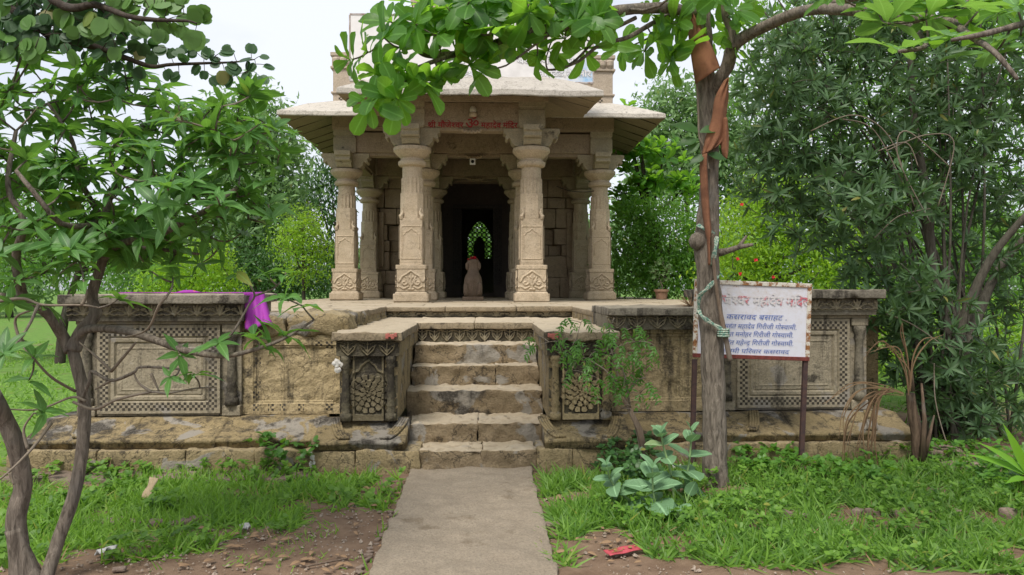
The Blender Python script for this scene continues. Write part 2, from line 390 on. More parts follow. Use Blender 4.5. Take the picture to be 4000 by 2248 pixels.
M['bluepaint'] = plain('blue paint', (.05, .10, .36), .7)
M['white'] = plain('white enamel', (.75, .75, .76), .5, (.62, .61, .60), 3)
M['grey'] = plain('grey outline paint', (.38, .37, .37), .7)
M['lampglass'] = plain('frosted bulb', (.5, .46, .38), .3)
M['wire'] = plain('black cable', (.015, .015, .015), .5)

def groundmat():
    m, n, l, p = new_mat('dirt and lawn'); g = n.new('ShaderNodeNewGeometry'); pos = g.outputs['Position']
    sp = n.new('ShaderNodeSeparateXYZ'); l.new(pos, sp.inputs[0])
    mid = fbm(n, l, pos, 5, 8, .65); fine = fbm(n, l, pos, 60, 5, .7); big = fbm(n, l, pos, .9, 4)
    dirt = mixc(n, l, rng_(n, l, mid, .35, .65), (.135, .088, .058), (.215, .148, .10))
    dirt = mixc(n, l, rng_(n, l, fine, .55, .75, 0, .5), dirt, (.26, .19, .14))
    grs = mixc(n, l, rng_(n, l, mid, .3, .7), (.075, .15, .03), (.15, .26, .055))
    far = mth(n, l, 'MAXIMUM', rng_(n, l, sp.outputs['Y'], 9.5, 11), rng_(n, l, sp.outputs['X'], -4.2, -4.8))
    far = mth(n, l, 'MULTIPLY', far, rng_(n, l, big, .30, .42))
    far = mth(n, l, 'MULTIPLY', far, rng_(n, l, sp.outputs['Y'], 5, 7))
    l.new(mixc(n, l, far, dirt, grs), p.inputs['Base Color']); p.inputs['Roughness'].default_value = .95; p.inputs['Specular IOR Level'].default_value = .1
    bp = N_(n, 'ShaderNodeBump'); bp.inputs['Strength'].default_value = .6; bp.inputs['Distance'].default_value = .03
    l.new(mth(n, l, 'ADD', mid, mth(n, l, 'MULTIPLY', fine, .5)), bp.inputs['Height']); l.new(bp.outputs['Normal'], p.inputs['Normal'])
    return m
# ------------------------------------------------------------------ ground and path
def ground():
    X = np.concatenate([[-400, -150, -60, -30, -16, -11], np.arange(-8, 8.01, .1), [11, 16, 30, 60, 150, 400]])
    Y = np.concatenate([[-60, -20, -5, 0, 1.5], np.arange(2.5, 8, .1), [9, 12, 16, 22, 30, 45, 70, 120, 250, 600]])
    gx, gy = np.meshgrid(X, Y); z = np.zeros_like(gx)
    for i in range(gx.shape[0]):
        for j in range(gx.shape[1]):
            if abs(gx[i, j]) < 9 and 1 < gy[i, j] < 9: z[i, j] = noise.fractal(Vector((gx[i, j] * 1.7, gy[i, j] * 1.7, 0)), 1, 2, 4) * .02 - .005
    V = np.stack([gx.ravel(), gy.ravel(), z.ravel()], 1); nx, ny = len(X), len(Y)
    i, j = np.meshgrid(np.arange(ny - 1), np.arange(nx - 1), indexing='ij'); a = (i * nx + j).ravel()
    return tag(np_mesh('ground', V, np.stack([a, a + 1, a + nx + 1, a + nx], 1), groundmat()), kind='structure')
ground()
pm = MB(); pa = [G(925, 1448, .05), G(1392, 1448, .05), G(1350, 1196, .05), G(1025, 1196, .05)]
xl0 = (pa[0].x + pa[3].x) / 2; xr0 = (pa[1].x + pa[2].x) / 2
pm.rbox(xl0, xr0, 1.0, 6.76, -.05, .045, .04, .012, .022, 3, 6)
tag(pm.build('path', M['concrete'], smooth=True), kind='structure')

# ------------------------------------------------------------------ carved relief panels
def polydist(x, z, lines):
    d = np.full(x.shape, 1e9)
    for ln in lines:
        ln = np.array(ln)
        for a, b in zip(ln[:-1], ln[1:]):
            ab = b - a; t = np.clip(((x - a[0]) * ab[0] + (z - a[1]) * ab[1]) / max(ab @ ab, 1e-12), 0, 1)
            d = np.minimum(d, np.hypot(x - a[0] - t * ab[0], z - a[1] - t * ab[1]))
    return d
def spiral(cx, cz, r0, r1, a0, a1, n=14):
    t = np.linspace(0, 1, n); r = r0 + (r1 - r0) * t; a = a0 + (a1 - a0) * t
    return list(zip(cx + r * np.cos(a), cz + r * np.sin(a)))
def hpanel(x0, x1, z0, z1, y, res, hf, name, mats, parent, pit=None, hi=None, him=None):
    """a carved face toward -Y: hf(x, z) gives the relief in metres, pit(x, z) marks faces painted dark as shaded recesses"""
    nx = max(2, int(round((x1 - x0) / res))); nz = max(2, int(round((z1 - z0) / res)))
    xs = np.linspace(x0, x1, nx + 1); zs = np.linspace(z0, z1, nz + 1); gx, gz = np.meshgrid(xs, zs)
    h = hf(gx, gz); V = np.stack([gx, y - h, gz], -1).reshape(-1, 3)
    i, j = np.meshgrid(np.arange(nz), np.arange(nx), indexing='ij'); a = (i * (nx + 1) + j).ravel()
    o = np_mesh(name, V, np.stack([a, a + 1, a + nx + 2, a + nx + 1], 1), mats[0], parent, smooth=False)
    if len(mats) > 1: o.data.materials.append(mats[1])
    if pit is not None:
        cxs = (xs[:-1] + xs[1:]) / 2; czs = (zs[:-1] + zs[1:]) / 2; px, pz = np.meshgrid(cxs, czs)
        o.data.polygons.foreach_set('material_index', pit(px, pz).astype(np.int32).ravel())
    if hi is not None:   # paints a pale highlight and wear on raised carving
        o.data.materials.append(him or M['worn']); fh = (h[:-1, :-1] + h[1:, 1:] + h[1:, :-1] + h[:-1, 1:]) / 4
        m_ = (fh > hi).astype(np.int32) * (len(o.data.materials) - 1)
        if pit is not None: m_ = np.where(m_ > 0, m_, pit(px, pz).astype(np.int32))
        o.data.polygons.foreach_set('material_index', m_.ravel())
    return o
def wornnoise(x, z, amp=.006, f=14., seed=0.):
    o = np.zeros(x.shape); it = np.nditer([x, z, o], op_flags=[['readonly'], ['readonly'], ['writeonly']])
    for a, b, c in it: c[...] = noise.fractal(Vector((float(a) * f, float(b) * f, seed)), 1, 2, 4) * amp
    return o
HEART = [spiral(-.22, .22, .05, .2, 4.5, -1.2 + 3.9), spiral(.22, .22, .05, .2, -1.35, .45 - 0 + .0),
         [(-.4, .2), (-.3, -.1), (0, -.45)], [(.4, .2), (.3, -.1), (0, -.45)],
         [(0, -.3), (0, .45)], [(-.05, -.2), (-.2, .08)], [(.05, -.2), (.2, .08)], [(-.5, .45), (-.3, .42), (-.1, .3)], [(.5, .45), (.3, .42), (.1, .3)]]
SCROLL = [spiral(-.33, .1, .04, .15, 0, 5.2), spiral(.33, .1, .04, .15, 3.14, 3.14 - 5.2), [(0, -.42), (0, .42)], [(-.03, -.3), (-.16, .36)], [(.03, -.3), (.16, .36)],
          [(-.03, -.35), (-.25, -.1)], [(.03, -.35), (.25, -.1)], [(-.5, -.3), (-.35, -.38), (-.15, -.3)], [(.5, -.3), (.35, -.38), (.15, -.3)]]
VASE = [spiral(-.28, -.1, .03, .16, 1.5, 7.2), spiral(.28, -.1, .03, .16, 1.64, -4.1), [(-.48, -.05), (-.36, .2), (-.2, .3), (0, .47), (.2, .3), (.36, .2), (.48, -.05)],
        [(0, -.4), (0, .3)], [(-.1, -.42), (.1, -.42)], [(-.05, -.2), (-.2, .18)], [(.05, -.2), (.2, .18)], [(-.45, -.3), (-.3, -.4), (-.12, -.3)], [(.45, -.3), (.3, -.4), (.12, -.3)], spiral(0, .18, .02, .09, 0, 6.3)]
def motif_h(lines, px, pz, x0, z0, w=.085, amp=.014):
    """repeats a motif of cell size px by pz from x0, centred on z0"""
    def f(x, z):
        u = ((x - x0) / px) % 1 - .5; v = (z - z0) / pz
        d = polydist(u, v * 1.0, lines); return amp * np.clip(1 - (d / w) ** 2, 0, 1)
    return f
def rosette_h(cx, cz, r):
    def f(x, z):
        dx, dz = x - cx, z - cz; rr = np.hypot(dx, dz) / r; an = np.arctan2(dz, dx); h = np.zeros(x.shape)
        for k, (ra, rb, n) in enumerate(((.0, .16, 5), (.14, .42, 8), (.4, .7, 12), (.68, 1.0, 16))):
            lob = np.abs(np.sin(an * n / 2 + k)); t = (rr - ra) / (rb - ra); edge = .72 + .28 * lob
            ins = (t >= 0) & (t <= edge); h = np.where(ins & (lob > .2), .016 + (3 - k) * .004 + .008 * np.clip(t, 0, 1), h)
        return h
    return f

# ------------------------------------------------------------------ stone platform
plat = empty('stone_platform', (0, 7.3, 0), 'carved and blackened stone platform carrying the pillared temple', 'platform')
def P_(mb, name, mat, parent=plat, **k):
    o = mb.build(name, mat, parent, **k)
    o.location = (-Vector(parent.location)) if parent is not None else (0, 0, 0); return o
def HP(*a, parent=plat, **k):
    o = hpanel(*a, parent=parent, **k); o.location = -Vector(parent.location); return o
def course(x0, x1, y0, y1, z0, z1, seed, lmin=.5, lmax=1.1, amp=.016, jog=.025):
    mb = MB(); x = x0; r = random.Random(seed)
    while x < x1 - .05:
        w = r.uniform(lmin, lmax)
        if x1 - (x + w) < lmin * .6: w = x1 - x
        mb.rbox(x + .002, x + w - .002, y0 + r.uniform(-jog, jog), y1, z0, z1 + r.uniform(-.006, .004), .04, .014, amp * 1.4, seed + x, 6)
        x += w
    return mb
def molding(x0, x1, yf, yb, zs=.22, seed=0, curls=()):
    """base moulding: upright fillet, then a hollow slope up to the wall"""
    prof = [(yf, zs), (yf, zs + .045), (yf - .012, zs + .05), (yf - .012, zs + .08), (yf + .03, zs + .09), (yf + .10, zs + .105), (yf + .2, zs + .135), (yf + .29, zs + .175), (yf + .36, zs + .212), (yb, zs + .212)]
    mb = MB(); rq = random.Random(seed * 7.3 + x0)
    cuts = [x0]
    while x1 - cuts[-1] > 1.3: cuts.append(cuts[-1] + rq.uniform(.6, 1.1))
    cuts.append(x1)
    for xa, xb in zip(cuts[:-1], cuts[1:]): mould_piece(mb, xa + .002, xb - .002, prof, seed + xa * 3, rq.uniform(-.012, .012), zs, yb)
    for cx, dr in curls:
        for k in range(4):
            pts = [(cx + dr * (k * .025 + .06 * (z - zs)), y - .012, z + .012) for y, z in prof[4:9]]
            pts = [(p[0] - dr * .13 * (1 - i / 4) ** 1.5, p[1], p[2]) for i, p in enumerate(pts)]
            mb.tube(smooth_path(pts, 3), .014, 6)
    return mb
def mould_piece(mb, x0, x1, prof, seed, dy, zs, yb):
    n = max(2, int((x1 - x0) / .05)); rings = []
    for i in range(n + 1):
        x = x0 + (x1 - x0) * i / n
        ring = []
        for y, z in prof:
            a = noise.fractal(Vector((x * 6 + seed, y * 6, z * 9)), 1, 2, 4) * .018 + dy * (z > zs + .01)
            ring.append((x, y + a, z + a * .6 if z > zs + .01 else z))
        ring += [(x, yb, zs)]
        rings.append(ring)
    mb.loft(rings)
def slab_top(x0, x1, y0, y1, z0, z1, seed, amp=.012, r=.009): return MB().rbox(x0, x1, y0, y1, z0, z1, .06, r, amp, seed, 6)
def colonnette(cx, y, z0, z1, r=.05):
    h = z1 - z0
    prof = [(r * 1.25, 0), (r * 1.25, .1 * h), (r * .8, .12 * h), (r * 1.05, .16 * h), (r * .75, .2 * h), (r * 1.1, .24 * h), (r * .75, .3 * h), (r * .95, .36 * h), (r * .8, .6 * h), (r * .72, .8 * h), (r * 1.05, .84 * h), (r * .8, .88 * h), (r * 1.2, .93 * h), (r * 1.25, h)]
    return MB().lathe(prof, (cx, y, z0), 14)
CH = .026
def checker_panel(x0, x1, z0, z1, y, name, mat, seed, wear=0.):
    """a wall panel with a border of sunk checks round stepped mouldings"""
    nx = round((x1 - x0) / CH); nz = round((z1 - z0) / CH); cw = (x1 - x0) / nx; ch = (z1 - z0) / nz
    def ij(x, z): return np.floor((x - x0) / cw), np.floor((z - z0) / ch)
    def ring(x, z):
        i, j = ij(x, z); return np.minimum(np.minimum(i, nx - 1 - i), np.minimum(j, nz - 1 - j)), i, j
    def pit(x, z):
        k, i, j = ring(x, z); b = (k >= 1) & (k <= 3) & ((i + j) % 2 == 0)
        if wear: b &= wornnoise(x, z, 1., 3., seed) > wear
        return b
    def hf(x, z):
        d = np.minimum(np.minimum(x - x0, x1 - x), np.minimum(z - z0, z1 - z)) / cw
        h = np.where(d < 4.2, .03, np.where(d < 5, .012, np.where(d < 6.2, .026, np.where(d < 7, .004, .012))))
        h = np.where((d > 8.2) & (d < 9), .018, h)
        k, i, j = ring(np.clip(x, x0 + 1e-4, x1 - 1e-4), np.clip(z, z0 + 1e-4, z1 - 1e-4))
        return h + wornnoise(x, z, .004, 9, seed)
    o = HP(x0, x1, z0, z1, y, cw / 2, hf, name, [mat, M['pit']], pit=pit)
    return o
def wing(x0, x1, yw, zt, seed):
    """raised end of the platform: body, checked panel, colonnettes, carved cornice, coping"""
    P_(MB().box(x0, x1, yw + .012, yw + .85, .432, zt - .09), 'wall', M['panel'])
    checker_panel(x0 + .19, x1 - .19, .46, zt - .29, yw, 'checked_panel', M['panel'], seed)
    for s_, cx in ((1, x0 + .085), (-1, x1 - .085)):
        P_(MB().box(cx - .085, cx + .085, yw - .03, yw + .02, .432, .53), 'pilaster_foot', M['panel'], bevel=.008); P_(MB().box(cx - .085, cx + .085, yw - .035, yw + .02, zt - .36, zt - .286), 'pilaster_head', M['panel'], bevel=.008)
        P_(colonnette(cx, yw - .005, .53, zt - .36), 'colonnette', M['frieze'], smooth=True)
    P_(MB().box(x0 - .01, x1 + .01, yw - .03, yw + .3, zt - .285, zt - .25), 'fillet', M['panel'], bevel=.008)
    rope = lambda x, z: .02 + .012 * np.abs(np.sin((x + z * 1.5) * 55)) * (np.abs(z - (zt - .232)) < .017)
    HP(x0 - .03, x1 + .03, zt - .25, zt - .213, yw - .03, .0085, rope, 'rope_band', [M['frieze']], hi=.027)
    f = motif_h(SCROLL, .21, .118, x0, zt - .148, .075, .02)
    HP(x0 - .05, x1 + .05, zt - .213, zt - .085, yw - .09, .0085, lambda x, z: .006 + f(x, z), 'carved_frieze', [M['frieze']], hi=.016)
    P_(MB().box(x0 - .05, x1 + .05, yw - .088, yw + .84, zt - .25, zt - .086), 'cornice_block', M['frieze'])
    P_(slab_top(x0 - .09, x1 + .09, yw - .20, yw + .95, zt - .085, zt, seed), 'coping', M['coping'], smooth=True)
YL, YR = 7.33, 7.47
wing(-3.86, -2.33, YL, 1.59, 1.)
wing(2.33, 3.85, YR, 1.635, 5.)
P_(course(-4.2, -1.52, 6.80, 7.6, -.05, .215, 11), 'base_course', M['plinth'], smooth=True)
P_(course(1.28, 4.15, 6.93, 7.7, -.05, .215, 14, .6, 1.2), 'base_course', M['plinth'], smooth=True)
P_(course(-4.15, -1.5, 6.52, 6.81, -.06, .035, 21, .3, .9, .012, .04), 'footing', M['rubble'], smooth=True)
P_(molding(-4.12, -1.5, 6.88, 7.7, .215, 2, ((-3.72, -1),)), 'base_moulding', M['mould'], smooth=True)
P_(molding(1.25, 4.08, 7.0, 7.8, .215, 6, ((2.6, 1), (3.75, 1))), 'base_moulding', M['mould'], smooth=True)
# the lower lengths of wall between the wings and the stair
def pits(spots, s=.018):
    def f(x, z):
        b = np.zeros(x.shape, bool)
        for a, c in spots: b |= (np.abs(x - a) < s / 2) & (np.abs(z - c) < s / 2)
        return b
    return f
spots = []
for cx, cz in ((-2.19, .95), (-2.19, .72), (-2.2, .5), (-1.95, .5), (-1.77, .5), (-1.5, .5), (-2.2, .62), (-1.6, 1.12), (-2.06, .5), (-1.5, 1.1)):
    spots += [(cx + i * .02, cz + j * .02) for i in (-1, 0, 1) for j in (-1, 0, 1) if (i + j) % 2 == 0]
fr = lambda x0, x1, z0, z1, s_: (lambda x, z: np.where(np.minimum(np.minimum(x - x0, x1 - x), np.minimum(z - z0, z1 - z)) < .1, .025, np.where(np.minimum(np.minimum(x - x0, x1 - x), np.minimum(z - z0, z1 - z)) < .13, .012, 0.0)) + wornnoise(x, z, .016, 7, s_))
P_(MB().box(-2.33, -1.33, YL + .09, 10.4, .432, 1.28), 'wall', M['panel2'])
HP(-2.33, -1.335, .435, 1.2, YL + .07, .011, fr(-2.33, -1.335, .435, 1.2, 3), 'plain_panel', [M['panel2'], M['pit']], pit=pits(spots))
P_(MB().rbox(-2.36, -1.9, YL - .01, 8.4, 1.2, 1.392, .04, .04, .05, 3, 5).rbox(-1.89, -1.31, YL + .02, 8.4, 1.2, 1.40, .04, .04, .05, 8, 5), 'broken_cornice', M['plinth'], smooth=True)
P_(MB().box(1.2, 2.33, YR - .0, 10.4, .432, 1.25), 'wall', M['panel2'])
HP(1.2, 2.33, .435, 1.24, YR - .02, .011, fr(1.0, 2.33, .435, 1.3, 8), 'plain_panel', [M['panel2']])
hf_ = motif_h(HEART, .20, .125, 1.2, 1.315, .06, .018)
HP(1.2, 2.3, 1.245, 1.385, YR - .10, .0085, lambda x, z: hf_(x, z) + .004, 'carved_frieze', [M['frieze']], hi=.012)
P_(MB().box(1.2, 2.3, YR - .098, 8.3, 1.2505, 1.384), 'cornice_block', M['frieze'])
P_(slab_top(1.2, 2.3, YR - .2, 8.4, 1.385, 1.462, 6), 'coping', M['coping'], smooth=True)
# paving
fl = MB(); rr = random.Random(4)
fl.box(-3.9, -1.34, 8.0, 10.4, .4, 1.33); fl.box(1.21, 4.3, 8.1, 10.4, .4, 1.33); fl.box(-3.9, 4.3, 10.46, 26, 1.05, 1.335)
P_(fl, 'core', M['plinth'])
fg = MB()
for (xa, xb, ya, yb) in ((-3.92, -1.33, 8.2, 10.4), (1.2, 4.32, 8.3, 10.4), (-3.92, 4.32, 10.4, 22.2)):
    y = ya
    while y < yb - .05:
        d = min(rr.uniform(.55, .8), yb - y); x = xa
        if yb - y - d < .3: d = yb - y
        while x < xb - .05:
            w = rr.uniform(.6, 1.3)
            if xb - x - w < .5: w = xb - x
            fg.rbox(x + .004, x + w - .004, y + .004 - (.05 if y == 10.4 else 0), y + d - .004, 1.33, 1.40 + rr.uniform(-.006, .006), .16, .015, .007, x + y, 4); x += w
        y += d
P_(fg, 'paving', M['floor'], smooth=True)
fs = motif_h(SCROLL, .23, .085, -1.33, 1.295, .09, .016)
HP(-1.33, 1.2, 1.252, 1.335, 10.43, .0115, fs, 'carved_frieze', [M['frieze']], hi=.008)

# ------------------------------------------------------------------ staircase
stair = empty('stone_staircase', (-.07, 6.77, 0), 'worn stone steps between two black rosette pedestals', 'staircase')
def S_(mb, name, mat, **k): return P_(mb, name, mat, parent=stair, **k)
ST = [(-.57, .47, 6.77, -.05, .20), (-.72, .60, 7.17, .1, .37), (-.80, .60, 7.75, .3, .60), (-.79, .59, 8.19, .5, .81), (-.78, .585, 8.44, .7, 1.02)]
for k, (a, b, y, z0, z1) in enumerate(ST):
    yb = [7.3, 7.9, 8.35, 8.6, 9.1][k]; mb = MB(); cut = [(.53,), (.5,), (), (.66,), ()][k]
    xs = [a] + [a + (b - a) * c for c in cut] + [b]
    for i in range(len(xs) - 1): mb.rbox(xs[i] + .001, xs[i + 1] - .001, y + rr.uniform(-.01, .01), yb, z0, z1 + rr.uniform(-.004, .002), .03, .009, .026, k * 9 + i, 9)
    S_(mb, 'step', M['step'], smooth=True)
S_(MB().box(-.85, .64, 8.96, 10.45, .3, 1.16), 'core', M['plinth'])
hh = motif_h(HEART, .148, .14, -.81, 1.093, .06, .018)
HP(-.80, .60, 1.015, 1.172, 8.95, .008, lambda x, z: hh(x, z) + .004, 'carved_frieze', [M['black']], parent=stair, hi=.012)
ln = MB().rbox(-.84, -.12, 8.88, 10.4, 1.172, 1.25, .045, .009, .014, 4, 7).rbox(-.118, .62, 8.885, 10.4, 1.172, 1.248, .045, .009, .014, 7, 7)
S_(ln, 'landing', M['floor'], smooth=True)
for sgn, x0, x1 in ((-1, -1.33, -.80), (1, .60, 1.19)):
    yf = 7.0
    ped = empty('pedestal', (0, 0, 0)); ped.parent = stair; ped.location = (0, 0, 0)
    o0 = -Vector(stair.location)
    def Q(mb, name, mat, **k):
        o = mb.build(name, mat, ped, **k); o.location = o0; return o
    def QH(*a, **k):
        o = hpanel(*a, parent=ped, **k); o.location = o0; return o
    mat = M['black']
    Q(MB().box(x0, x1, yf + .01, 10.42, .432, 1.172), 'block', M['plinth'])
    Q(MB().rbox(x0 - .05, x1 + .05, yf - .10, 8.6, 1.172, 1.25, .04, .009, .018, 3 * sgn, 8).rbox(x0 - .02, x1 + .03, 8.602, 10.4, 1.172, 1.249, .06, .009, .014, 5 * sgn, 6), 'cap_slab', M['floor'], smooth=True)
    f2 = motif_h(HEART, (x1 - x0) / 3, .135, x0, 1.098, .05, .018)
    QH(x0 - .02, x1 + .02, 1.03, 1.171, yf - .05, .008, lambda x, z, f2=f2: f2(x, z) + .004, 'carved_frieze', [mat], hi=.012, him=M['worn_highlight'])
    Q(MB().box(x0 - .02, x1 + .02, yf - .048, 8.9, 1.031, 1.1705), 'frieze_block', M['plinth'])
    cx, cz = (x0 + x1) / 2, .70; ro = rosette_h(cx, cz - .02, .185); w2 = (x1 - x0) / 2
    def hf(x, z, cx=cx, cz=cz, ro=ro, w2=w2):
        e = np.minimum(w2 - np.abs(x - cx), np.minimum(z - .435, 1.03 - z))
        h = np.where(np.abs(x - cx) > w2 - .12, -.01, 0.) + np.where((np.abs(x - cx) < w2 - .12) & ((np.abs(x - cx) > w2 - .145) | (z < .49)), .022, 0.)
        arch = polydist((x - cx) / .2, (z - cz) / .2, [[(-.95, -.3), (-1.0, .3), (-.8, .55), (-.72, .85), (-.45, .95), (-.3, 1.2), (0, 1.45), (.3, 1.2), (.45, .95), (.72, .85), (.8, .55), (1.0, .3), (.95, -.3)]])
        return h + ro(x, z) + .016 * np.clip(1 - (arch / .09) ** 2, 0, 1) + wornnoise(x, z, .004, 12, sgn)
    QH(x0, x1, .434, 1.03, yf, .0078, hf, 'rosette_panel', [mat], hi=.0125, him=M['worn_highlight'] if sgn < 0 else M['panel2'])
    for c2 in (x0 + .06, x1 - .06): Q(colonnette(c2, yf - .015, .436, 1.03, .042), 'colonnette', mat if sgn < 0 else M['plinth'], smooth=True)
    Q(molding(x0 - .20 if sgn < 0 else x0 - .06, x1 + .10 if sgn < 0 else x1 + .14, yf - .26, yf + .3, .215, 5 + sgn, ((x0 + .0, -1), (x1 - .0, 1))), 'base_moulding', M['mould'], smooth=True)
    Q(course(x0 - .22 if sgn < 0 else .475, (-.575) if sgn < 0 else x1 + .13, yf - .25, yf + .4, -.05, .213, 31 + sgn, .3, .5), 'base_course', M['plinth'], smooth=True)
for px_, py_ in ((984, 846), (1392, 846)):
    c = W(px_, py_, 6.885); mb = MB()
    for k in range(7): mb.rbox(c.x - .05 + k * .013, c.x - .035 + k * .013 + rr.uniform(0, .012), 6.878, 6.90, c.z - rr.uniform(.008, .03), c.z + rr.uniform(.008, .028), .02, .004, .004, k)
    S_(mb, 'red_paint_mark', plain('faded vermilion paint', (.42, .12, .10), .9, (.27, .12, .09), 50))
# plaster splashes on the stair
def splat(name, c, w, h, n, label, seed, tilt=0):
    r = random.Random(seed); mb = MB()
    for i in range(n):
        x = r.gauss(0, w * .4); z = r.gauss(0, h * .4); s_ = r.uniform(.25, .6) * min(w, h)
        mb.lathe([(s_ * .2, 0), (s_, .004), (s_ * .9, .010), (s_ * .3, .016)], (0, 0, 0), 9)
        k = 4 * 9
        mb.v[-k:] = [(x + a[0] * r.uniform(.8, 1.2), -a[2], z + a[1] * r.uniform(.8, 1.3)) for a in mb.v[-k:]]
    o = mb.build(name, M['plaster'], smooth=False); o.location = c; return tag(o, label, 'plaster patch')
splat('plaster_splash', (-1.325, 6.97, .955), .07, .06, 9, 'white plaster blob on the upper left corner of the black rosette pedestal', 2)
splat('plaster_splash', (-1.52, 6.72, .10), .04, .13, 10, 'white plaster dribble low on the base left of the steps', 3)

# ------------------------------------------------------------------ temple
CX = -.22; FZ = 1.40
temple = empty('temple', (CX, 13.2, FZ), 'sandstone pillared temple with sloping stone eaves and dark shrine doorway', 'temple')
TO = -Vector(temple.location)
def T_(mb, name, mat, parent=temple, **k):
    o = mb.build(name, mat, parent, **k); o.location = TO; return o
def sq(w, ch=.12):
    c = w * ch; h = w / 2
    return [(-h, -h + c), (-h + c, -h), (h - c, -h), (h, -h + c), (h, h - c), (h - c, h), (-h + c, h), (-h, h - c)]
def ngon(n, r, rot=0, r2=None): return [((r if (i % 2 == 0 or r2 is None) else r2) * math.cos(rot + 2 * math.pi * i / n), (r if (i % 2 == 0 or r2 is None) else r2) * math.sin(rot + 2 * math.pi * i / n)) for i in range(n)]
def pz(mb, poly, z0, z1, taper=1.): return mb.loft([[(x, y, z0) for x, y in poly], [(x * taper, y * taper, z1) for x, y in poly]])
def make_pillar():
    p = empty('pillar', (0, 0, 0))
    p.parent = temple
    b = MB(); pz(b, sq(.60, .04), 0, .02); pz(b, sq(.62, .04), .02, .155); pz(b, sq(.57, .04), .155, .19, .93)
    pz(b, sq(.51, .05), .19, .62); pz(b, sq(.54, .05), .585, .66)
    base = b.build('base', M['tan'], p, bevel=.01)
    vh = motif_h(VASE, .42, .36, -.21, .385, .05, .02)
    def rel(x, z): return vh(x, z) + np.where((np.abs(x) > .235) | (z < .20), .0, .004)
    for rz in (0, 90, -90):
        q = hpanel(-.245, .245, .2, .58, 0, .0115, rel, 'carved_panel', [M['tan']], base); q.location = (0, 0, 0); q.rotation_euler = (0, 0, R(rz))
        q.location = (Vector((0, -.258, 0)) if rz == 0 else Vector((.258 if rz == 90 else -.258, 0, 0)))
    s = MB(); pz(s, sq(.41, .06), .66, 1.48, .99)
    pz(s, sq(.405, .24), 1.48, 1.93, .99); pz(s, ngon(32, .198, 0, .178), 1.93, 2.2, .99)
    pz(s, ngon(32, .176), 2.2, 2.41, .99)
    for sx in (-1, 1):
        for k in range(2): s.tube([(sx * .17, -.19 + k * .38, 1.47), (sx * .185, -.2 + k * .4, 1.52), (sx * .15, -.19 + k * .38, 1.58), (sx * .165, -.18 + k * .36, 1.66)], [.035, .04, .025, .01], 6)
    sh = s.build('shaft', M['tan'], p, bevel=.006)
    arch = [[(-.7, -1), (-.7, .2), (-.55, .25), (-.5, .45), (-.25, .5), (0, .75), (.25, .5), (.5, .45), (.55, .25), (.7, .2), (.7, -1)], [(-.85, -1.9), (-.85, .95), (.85, .95), (.85, -1.9), (-.85, -1.9)]]
    def ar(x, z): return .012 * np.clip(1 - (polydist(x / .2, (z - 1.15) / .2, arch) / .06) ** 2, 0, 1)
    for rz in (0, 90, -90):
        q = hpanel(-.19, .19, .70, 1.44, 0, .012, ar, 'arch_panel', [M['tan']], sh); q.rotation_euler = (0, 0, R(rz))
        q.location = (0, -.2085, 0) if rz == 0 else ((.2085 if rz == 90 else -.2085), 0, 0)
    c = MB().lathe([(.18, 2.40), (.235, 2.42), (.25, 2.45), (.25, 2.49), (.20, 2.53), (.20, 2.55), (.25, 2.59), (.30, 2.64), (.335, 2.68), (.335, 2.735), (.32, 2.75), (.2, 2.752)], n=32)
    c.build('capital', M['tan'], p, smooth=False, bevel=.004)
    k = MB(); prof = [(-.50, 3.08), (-.50, 2.99), (-.465, 2.98), (-.455, 2.95), (-.47, 2.90), (-.43, 2.87), (-.395, 2.91), (-.38, 2.90), (-.36, 2.83), (-.30, 2.77), (-.22, 2.756)]
    prof = prof + [(-x, z) for x, z in reversed(prof)]
    k.prism(prof, -.16, .16); k.prism(prof, -.155, .155, 'x')
    k.box(-.165, .165, -.512, -.44, 2.985, 3.084)
    for ry in (-1, 1): k.box(-.17, .17, ry * .36 - .03, ry * .36 + .03, 2.86, 2.92)
    k.build('bracket', M['cap'], p, bevel=.012)
    n = MB(); pz(n, sq(.44, .04), 3.08, 3.56); n.box(-.235, .235, -.235, -.2, 3.10, 3.4).box(-.235, .235, -.24, .24, 3.44, 3.56)
    n.build('stub', M['cap'], p, bevel=.012)
    return p
pil = make_pillar()
spots_p = [(-1.06, 13.5), (1.06, 13.5)] + [(x, 16.1) for x in (-2.69, -1.06, 1.06, 2.69)] + [(x, 19.3) for x in (-2.69, -1.06, 1.06, 2.69)]
for i, (x, y) in enumerate(spots_p):
    p = pil if i == 0 else copy_tree(pil, temple)
    p.location = (x, y - 13.2, 0)
# beams and ceiling
bm_ = MB(); Z0, Z1 = FZ + 3.10, FZ + 3.52
def beamx(x0, x1, y, w=.36): bm_.rbox(CX + x0, CX + x1, y - w / 2, y + w / 2, Z0, Z1, .12, .015, .012, y + x0, 4); bm_.rbox(CX + x0, CX + x1, y - w / 2 + .05, y + w / 2 - .05, Z0 - .07, Z0 + .01, .12, .01, .008, y, 4)
def beamy(x, y0, y1, w=.36): bm_.rbox(CX + x - w / 2, CX + x + w / 2, y0, y1, Z0, Z1, .12, .015, .012, x, 4); bm_.rbox(CX + x - w / 2 + .05, CX + x + w / 2 - .05, y0, y1, Z0 - .07, Z0 + .01, .12, .01, .008, x, 4)
beamx(-.84, .84, 13.48); beamx(-2.47, -1.28, 16.1); beamx(-.84, .84, 16.1); beamx(1.28, 2.47, 16.1)
for x in (-1.06, 1.06): beamy(x, 13.72, 15.88)
for x in (-2.69, 2.69, -1.06, 1.06): beamy(x, 16.32, 19.1)
beamx(-2.47, -1.28, 19.3); beamx(-.84, .84, 19.3); beamx(1.28, 2.47, 19.3)
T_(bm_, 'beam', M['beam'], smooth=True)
lw = MB()
